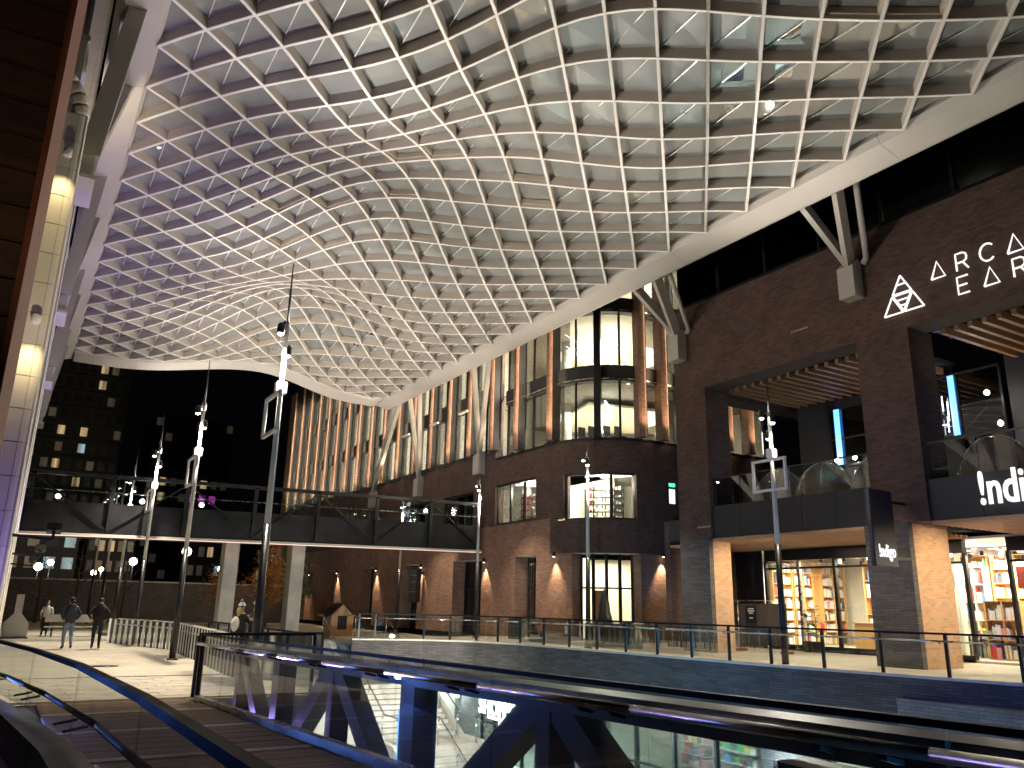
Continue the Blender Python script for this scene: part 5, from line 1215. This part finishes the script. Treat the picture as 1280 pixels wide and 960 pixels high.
t = thing('patio_heater', 'tall black covered patio heater on a dark box in front of the lit glass doors', 'heater', (20.8, 26.9, -1.5))
MB().bbox((20.2, 26.2, -1.5), (21.4, 27.5, -.62), .03).build('box', M['blackmat'], t); MB().lathe((20.8, 26.9, -.62), [(.34, 0), (.30, .25), (.24, .45), (.2, .8), (.1, 1.15), (.03, 1.35)], 12).build('cover', M['black'], t)
for (x, y, l) in ((20.9, 25.3, 'dark square litter bin beside the covered patio heater'), (20.6, 33.4, 'dark square litter bin near the flat shop window')):
    t = thing('litter_bin', l, 'bin', (x, y, -1.5)); MB().bbox((x - .28, y - .28, -1.5), (x + .28, y + .28, -.55), .03).build('body', M['blackmat'], t); MB().bbox((x - .3, y - .3, -.545), (x + .3, y + .3, -.48), .02).build('lid', M['black'], t)
for (x, y, l) in ((22.2, 8.4, 'black cafe table behind the balustrade at the right edge'), (22.4, 10.3, 'black cafe table nearer the lit brick pier at the right')):
    t = thing('cafe_table', l, 'table', (x, y, -1.5)); MB().bbox((x - .35, y - .35, -.78), (x + .35, y + .35, -.74), .01).build('tabletop', M['black'], t); MB().tube([(x, y, -1.5), (x, y, -.78)], .035, 8).build('stem', M['black'], t); MB().lathe((x, y, -1.5), [(.28, 0), (.27, .02), (.05, .05)], 14).build('foot', M['black'], t)
    for s in (-1, 1):
        c = thing('cafe_chair', ('black metal cafe chair on the near side of the ' if s < 0 else 'black metal cafe chair on the far side of the ') + ('table at the right edge' if y < 9 else 'table by the lit pier'), 'chair', (x, y + s * .7, -1.5), 'black cafe chairs')
        yy = y + s * .7
        MB().bbox((x - .2, yy - .2, -1.06), (x + .2, yy + .2, -1.03), .01).build('seat', M['black'], c); MB().bbox((x - .2, yy + s * .18, -.95), (x + .2, yy + s * .21, -.62), .01).build('backrest', M['black'], c)
        for a in (-.17, .17):
            for b_ in (-.17, .17): MB().tube([(x + a, yy + b_, -1.5), (x + a, yy + b_, -1.06)], .014, 6).build('leg', M['black'], c)

# ================================================================== PEOPLE
def skinmesh(verts, edges, radii, root, levels=2):
    me = bpy.data.meshes.new('skel'); me.from_pydata(verts, edges, [])
    o = bpy.data.objects.new('skel', me); COL.objects.link(o)
    md = o.modifiers.new('s', 'SKIN'); md.use_smooth_shade = True
    for v, r in zip(me.skin_vertices[0].data, radii): v.radius = r if isinstance(r, tuple) else (r, r)
    me.skin_vertices[0].data[root].use_root = True
    ss = o.modifiers.new('ss', 'SUBSURF'); ss.levels = levels; ss.render_levels = levels
    dg = bpy.context.evaluated_depsgraph_get(); dg.update()
    res = bpy.data.meshes.new_from_object(o.evaluated_get(dg)); bpy.data.objects.remove(o); return res
def ell(c, r, n=14, m=9, top=1.0, bot=-1.0):
    b = MB(); pr = []
    vs = []
    zs = np.linspace(math.asin(bot), math.asin(top), m)
    for a in zs:
        for k in range(n):
            t = 2 * math.pi * k / n; vs.append((c[0] + r[0] * math.cos(a) * math.cos(t), c[1] + r[1] * math.cos(a) * math.sin(t), c[2] + r[2] * math.sin(a)))
    fs = [(i * n + k, i * n + (k + 1) % n, (i + 1) * n + (k + 1) % n, (i + 1) * n + k) for i in range(m - 1) for k in range(n)] + [tuple(reversed(range(n))), tuple((m - 1) * n + k for k in range(n))]
    return b.add(vs, fs, True)
def person(label, loc, yaw, h, zones, legs, arms, headturn=0, lean=0, group=None, coat=False):
    """zones: (trouser, jacket, shoe, skin) materials. legs: ((hip-knee-ankle) fore offsets). Body faces +Y before yaw."""
    t = thing('person', label, 'person', loc, group); s = h / 1.75
    V, E_, R_ = [], [], []
    def v(x, y, z, r): V.append((x * s, (y + lean * max(0, z - .9)) * s, z * s)); R_.append(tuple(q * s for q in r) if isinstance(r, tuple) else r * s); return len(V) - 1
    def e(*ids): [E_.append((a, b)) for a, b in zip(ids[:-1], ids[1:])]
    pel = v(0, 0, .95, (.155, .12)); wa = v(0, .0, 1.12, (.15, .115)); ch = v(0, .01, 1.32, (.175, .13)); nk = v(0, .0, 1.47, .075); hd0 = v(0, .02, 1.55, .065); hd1 = v(0, .03, 1.65, (.078, .098)); hd2 = v(0, .02, 1.74, .06)
    e(pel, wa, ch, nk, hd0, hd1, hd2)
    for sd, (ky, kz, ay, az) in zip((-1, 1), legs):
        a = v(sd * .10, 0, .86, .098); b = v(sd * .105, ky, kz, .068); c = v(sd * .105, ay, az, .048); d = v(sd * .115, ay + .03, max(.045, az - .06), .044); f = v(sd * .125, ay + .17, max(.035, az - .075), .036)
        e(pel, a, b, c, d, f)
    hands = []
    for sd, (ex, ey, ez, hx, hy, hz) in zip((-1, 1), arms):
        a = v(sd * .19, 0, 1.41, .072); b = v(sd * ex, ey, ez, .052); c = v(sd * hx, hy, hz, .038); e(ch, a, b, c); hands.append((sd, b, c))
        dv = Vector(V[c]) - Vector(V[b]); dv.normalize(); sv = dv.cross(Vector((sd, 0, 0)))
        if sv.length < .1: sv = Vector((0, 0, 1))
        sv.normalize(); pc = Vector(V[c]) + dv * .07 * s
        V.append(tuple(pc)); R_.append(.030 * s); pm = len(V) - 1; E_.append((c, pm))
        for q in range(4):
            ft = pc + dv * (.075 + .012 * (1 - abs(q - 1.3))) * s + sv * (q - 1.5) * .019 * s + Vector((-sd * .02 * s, 0, 0)); V.append(tuple(pc + dv * .03 * s + sv * (q - 1.5) * .018 * s)); R_.append(.010 * s); V.append(tuple(ft)); R_.append(.008 * s)
            E_.append((pm, len(V) - 2)); E_.append((len(V) - 2, len(V) - 1))
        V.append(tuple(Vector(V[c]) + dv * .05 * s + sv * .05 * s)); R_.append(.009 * s); E_.append((c, len(V) - 1))
    me = skinmesh(V, E_, R_, 0)
    tr, ja, sh, sk = zones
    me.materials.clear()
    for m_ in (tr, ja, sh, sk): me.materials.append(M[m_])
    hp = [Vector(V[h_[2]]) for h_ in hands]
    for p in me.polygons:
        c = p.center; z = c.z / s; i = 0
        if z > 1.50: i = 3
        elif z > (.60 if coat else .88): i = 1
        if z < .10: i = 2
        if abs(c.x) / s > .17 and z > .55: i = 1
        if any((c - q).length < .13 * s and (c - Vector(V[h_[1]])).length > .19 * s for q, h_ in zip(hp, hands)): i = 3
        p.material_index = i; p.use_smooth = True
    o = bpy.data.objects.new('body', me); COL.objects.link(o); o.parent = t; ORG[o.name] = tuple(loc)
    t.rotation_euler = (0, 0, yaw)
    def part(name, mb, mat):
        me_ = bpy.data.meshes.new(name); me_.from_pydata([(x * s, (y + lean * max(0, z - .9)) * s, z * s) for x, y, z in mb.v], [], mb.f); me_.materials.append(M[mat]); me_.polygons.foreach_set('use_smooth', [True] * len(mb.f)); me_.update()
        q = bpy.data.objects.new(name, me_); COL.objects.link(q); q.parent = t; ORG[q.name] = tuple(loc); return q
    # face: nose, eyes, mouth, ears
    part('nose', ell((0, .135, 1.635), (.014, .022, .022), 8, 5), sk)
    for sd in (-1, 1):
        part('ear', ell((sd * .082, .02, 1.645), (.012, .025, .034), 8, 5), sk); part('eye', ell((sd * .032, .118, 1.665), (.013, .008, .008), 8, 5), 'black')
    part('mouth', ell((0, .122, 1.595), (.024, .007, .006), 8, 4), 'redlip')
    return t, part
cmat('redlip', (.35, .12, .10)); cmat('jeans', (.16, .24, .36), bump=.2); cmat('navy_jacket', (.02, .028, .055), .6, bump=.3); cmat('black_cloth', (.012, .012, .013), .85); cmat('dark_shoe', (.05, .045, .04)); cmat('hair_dark', (.02, .014, .01), .6); cmat('hair_fair', (.45, .30, .14), .6); cmat('white_knit', (.72, .70, .66), .9, bump=.4, scale=20); cmat('cream_fur', (.62, .50, .34), .95, bump=.6, scale=30); cmat('white_cloth', (.7, .68, .66), .85); cmat('grey_cloth', (.22, .22, .24), .9); cmat('pink_scarf', (.6, .45, .4))
walkL = ((.14, .48, .02, .10), (-.02, .47, -.20, .13)); walkR = ((-.02, .47, -.18, .12), (.13, .48, .05, .09)); stand = ((.02, .48, .0, .09), (.0, .48, .0, .09))
pock = ((.30, -.08, 1.16, .20, .10, .98), (.30, -.08, 1.16, .20, .10, .98))
t, part = person('person in a dark navy padded jacket, blue jeans and black cap walking away', (2.1, 34.8, -1.85), .15, 1.80, ('jeans', 'navy_jacket', 'dark_shoe', 'skin'), walkL, pock, lean=.05)
part('cap', ell((0, .02, 1.68), (.098, .112, .105), 14, 6, 1, .1), 'black_cloth'); part('cap_peak', ell((0, .14, 1.695), (.075, .09, .012), 12, 4), 'black_cloth'); part('hood', ell((0, -.09, 1.475), (.14, .085, .09), 14, 7), 'navy_jacket'); part('hair', ell((0, -.03, 1.635), (.088, .085, .075), 12, 6), 'hair_dark')
part('jacket', ell((0, -.01, 1.20), (.235, .17, .34), 18, 10, .92, -.92), 'navy_jacket')
t, part = person('person dressed all in black with short dark hair walking away beside the lamp posts', (3.05, 34.7, -1.85), -.1, 1.80, ('black_cloth', 'black_cloth', 'dark_shoe', 'skin'), walkR, ((.36, -.12, 1.18, .22, .06, 1.0), (.34, -.1, 1.16, .21, .08, 1.0)), lean=.04)
part('hair', ell((0, -.005, 1.685), (.094, .108, .095), 14, 7, 1, -.55), 'hair_dark'); part('jacket', ell((0, -.01, 1.22), (.25, .18, .36), 18, 10, .92, -.95), 'black_cloth'); part('collar', ell((0, -.02, 1.49), (.11, .095, .05), 12, 5), 'black_cloth')
t, part = person('person in a white bobble hat with a pale backpack, hugging someone', (5.75, 24.4, -1.85), -.95, 1.74, ('black_cloth', 'black_cloth', 'dark_shoe', 'skin'), stand, ((.26, .14, 1.2, .12, .34, 1.22), (.26, .14, 1.22, .08, .34, 1.28)), lean=.05, coat=True)
part('hat', ell((0, .02, 1.69), (.102, .115, .13), 16, 8, 1, -.05), 'white_knit'); part('bobble', ell((0, -.01, 1.845), (.05, .05, .05), 10, 7), 'grey_cloth'); part('hat_cuff', ell((0, .02, 1.69), (.110, .122, .03), 16, 5), 'black_cloth'); part('hair', ell((0, -.05, 1.54), (.095, .08, .14), 12, 7), 'hair_fair'); part('scarf', ell((0, .03, 1.48), (.125, .12, .06), 14, 6), 'pink_scarf')
part('coat', ell((0, 0, 1.02), (.24, .18, .46), 18, 10, .9, -.92), 'black_cloth'); part('backpack', ell((0, -.17, 1.2), (.135, .09, .21), 14, 9), 'white_cloth')
t, part = person('person with a fur-trimmed hood and white hat, hugged beside the near balustrade', (6.35, 24.75, -1.85), 2.2, 1.76, ('black_cloth', 'black_cloth', 'dark_shoe', 'skin'), stand, ((.28, .12, 1.22, .14, .32, 1.3), (.28, .12, 1.2, .12, .32, 1.24)), lean=.05, coat=True)
part('hood', ell((0, -.03, 1.56), (.15, .12, .15), 16, 9), 'cream_fur'); part('hat', ell((0, .02, 1.72), (.10, .112, .15), 16, 8, 1, 0), 'white_knit'); part('coat', ell((0, 0, 1.02), (.25, .19, .46), 18, 10, .9, -.92), 'black_cloth'); part('sleeve', ell((.25, .06, 1.24), (.08, .12, .2), 12, 8), 'grey_cloth')
t, part = person('person in a white top and dark skirt standing far off beside the white sculpture', (1.75, 46.2, -1.85), 2.9, 1.62, ('black_cloth', 'white_cloth', 'dark_shoe', 'skin'), stand, ((.27, .0, 1.15, .24, .06, .92), (.27, .0, 1.15, .24, .06, .92)))
part('hair', ell((0, -.02, 1.67), (.095, .105, .12), 14, 7, 1, -.7), 'hair_dark'); part('skirt', ell((0, 0, .62), (.24, .2, .4), 16, 8, .85, -.9), 'black_cloth'); part('top', ell((0, 0, 1.22), (.2, .15, .28), 16, 9, .92, -.92), 'white_cloth')
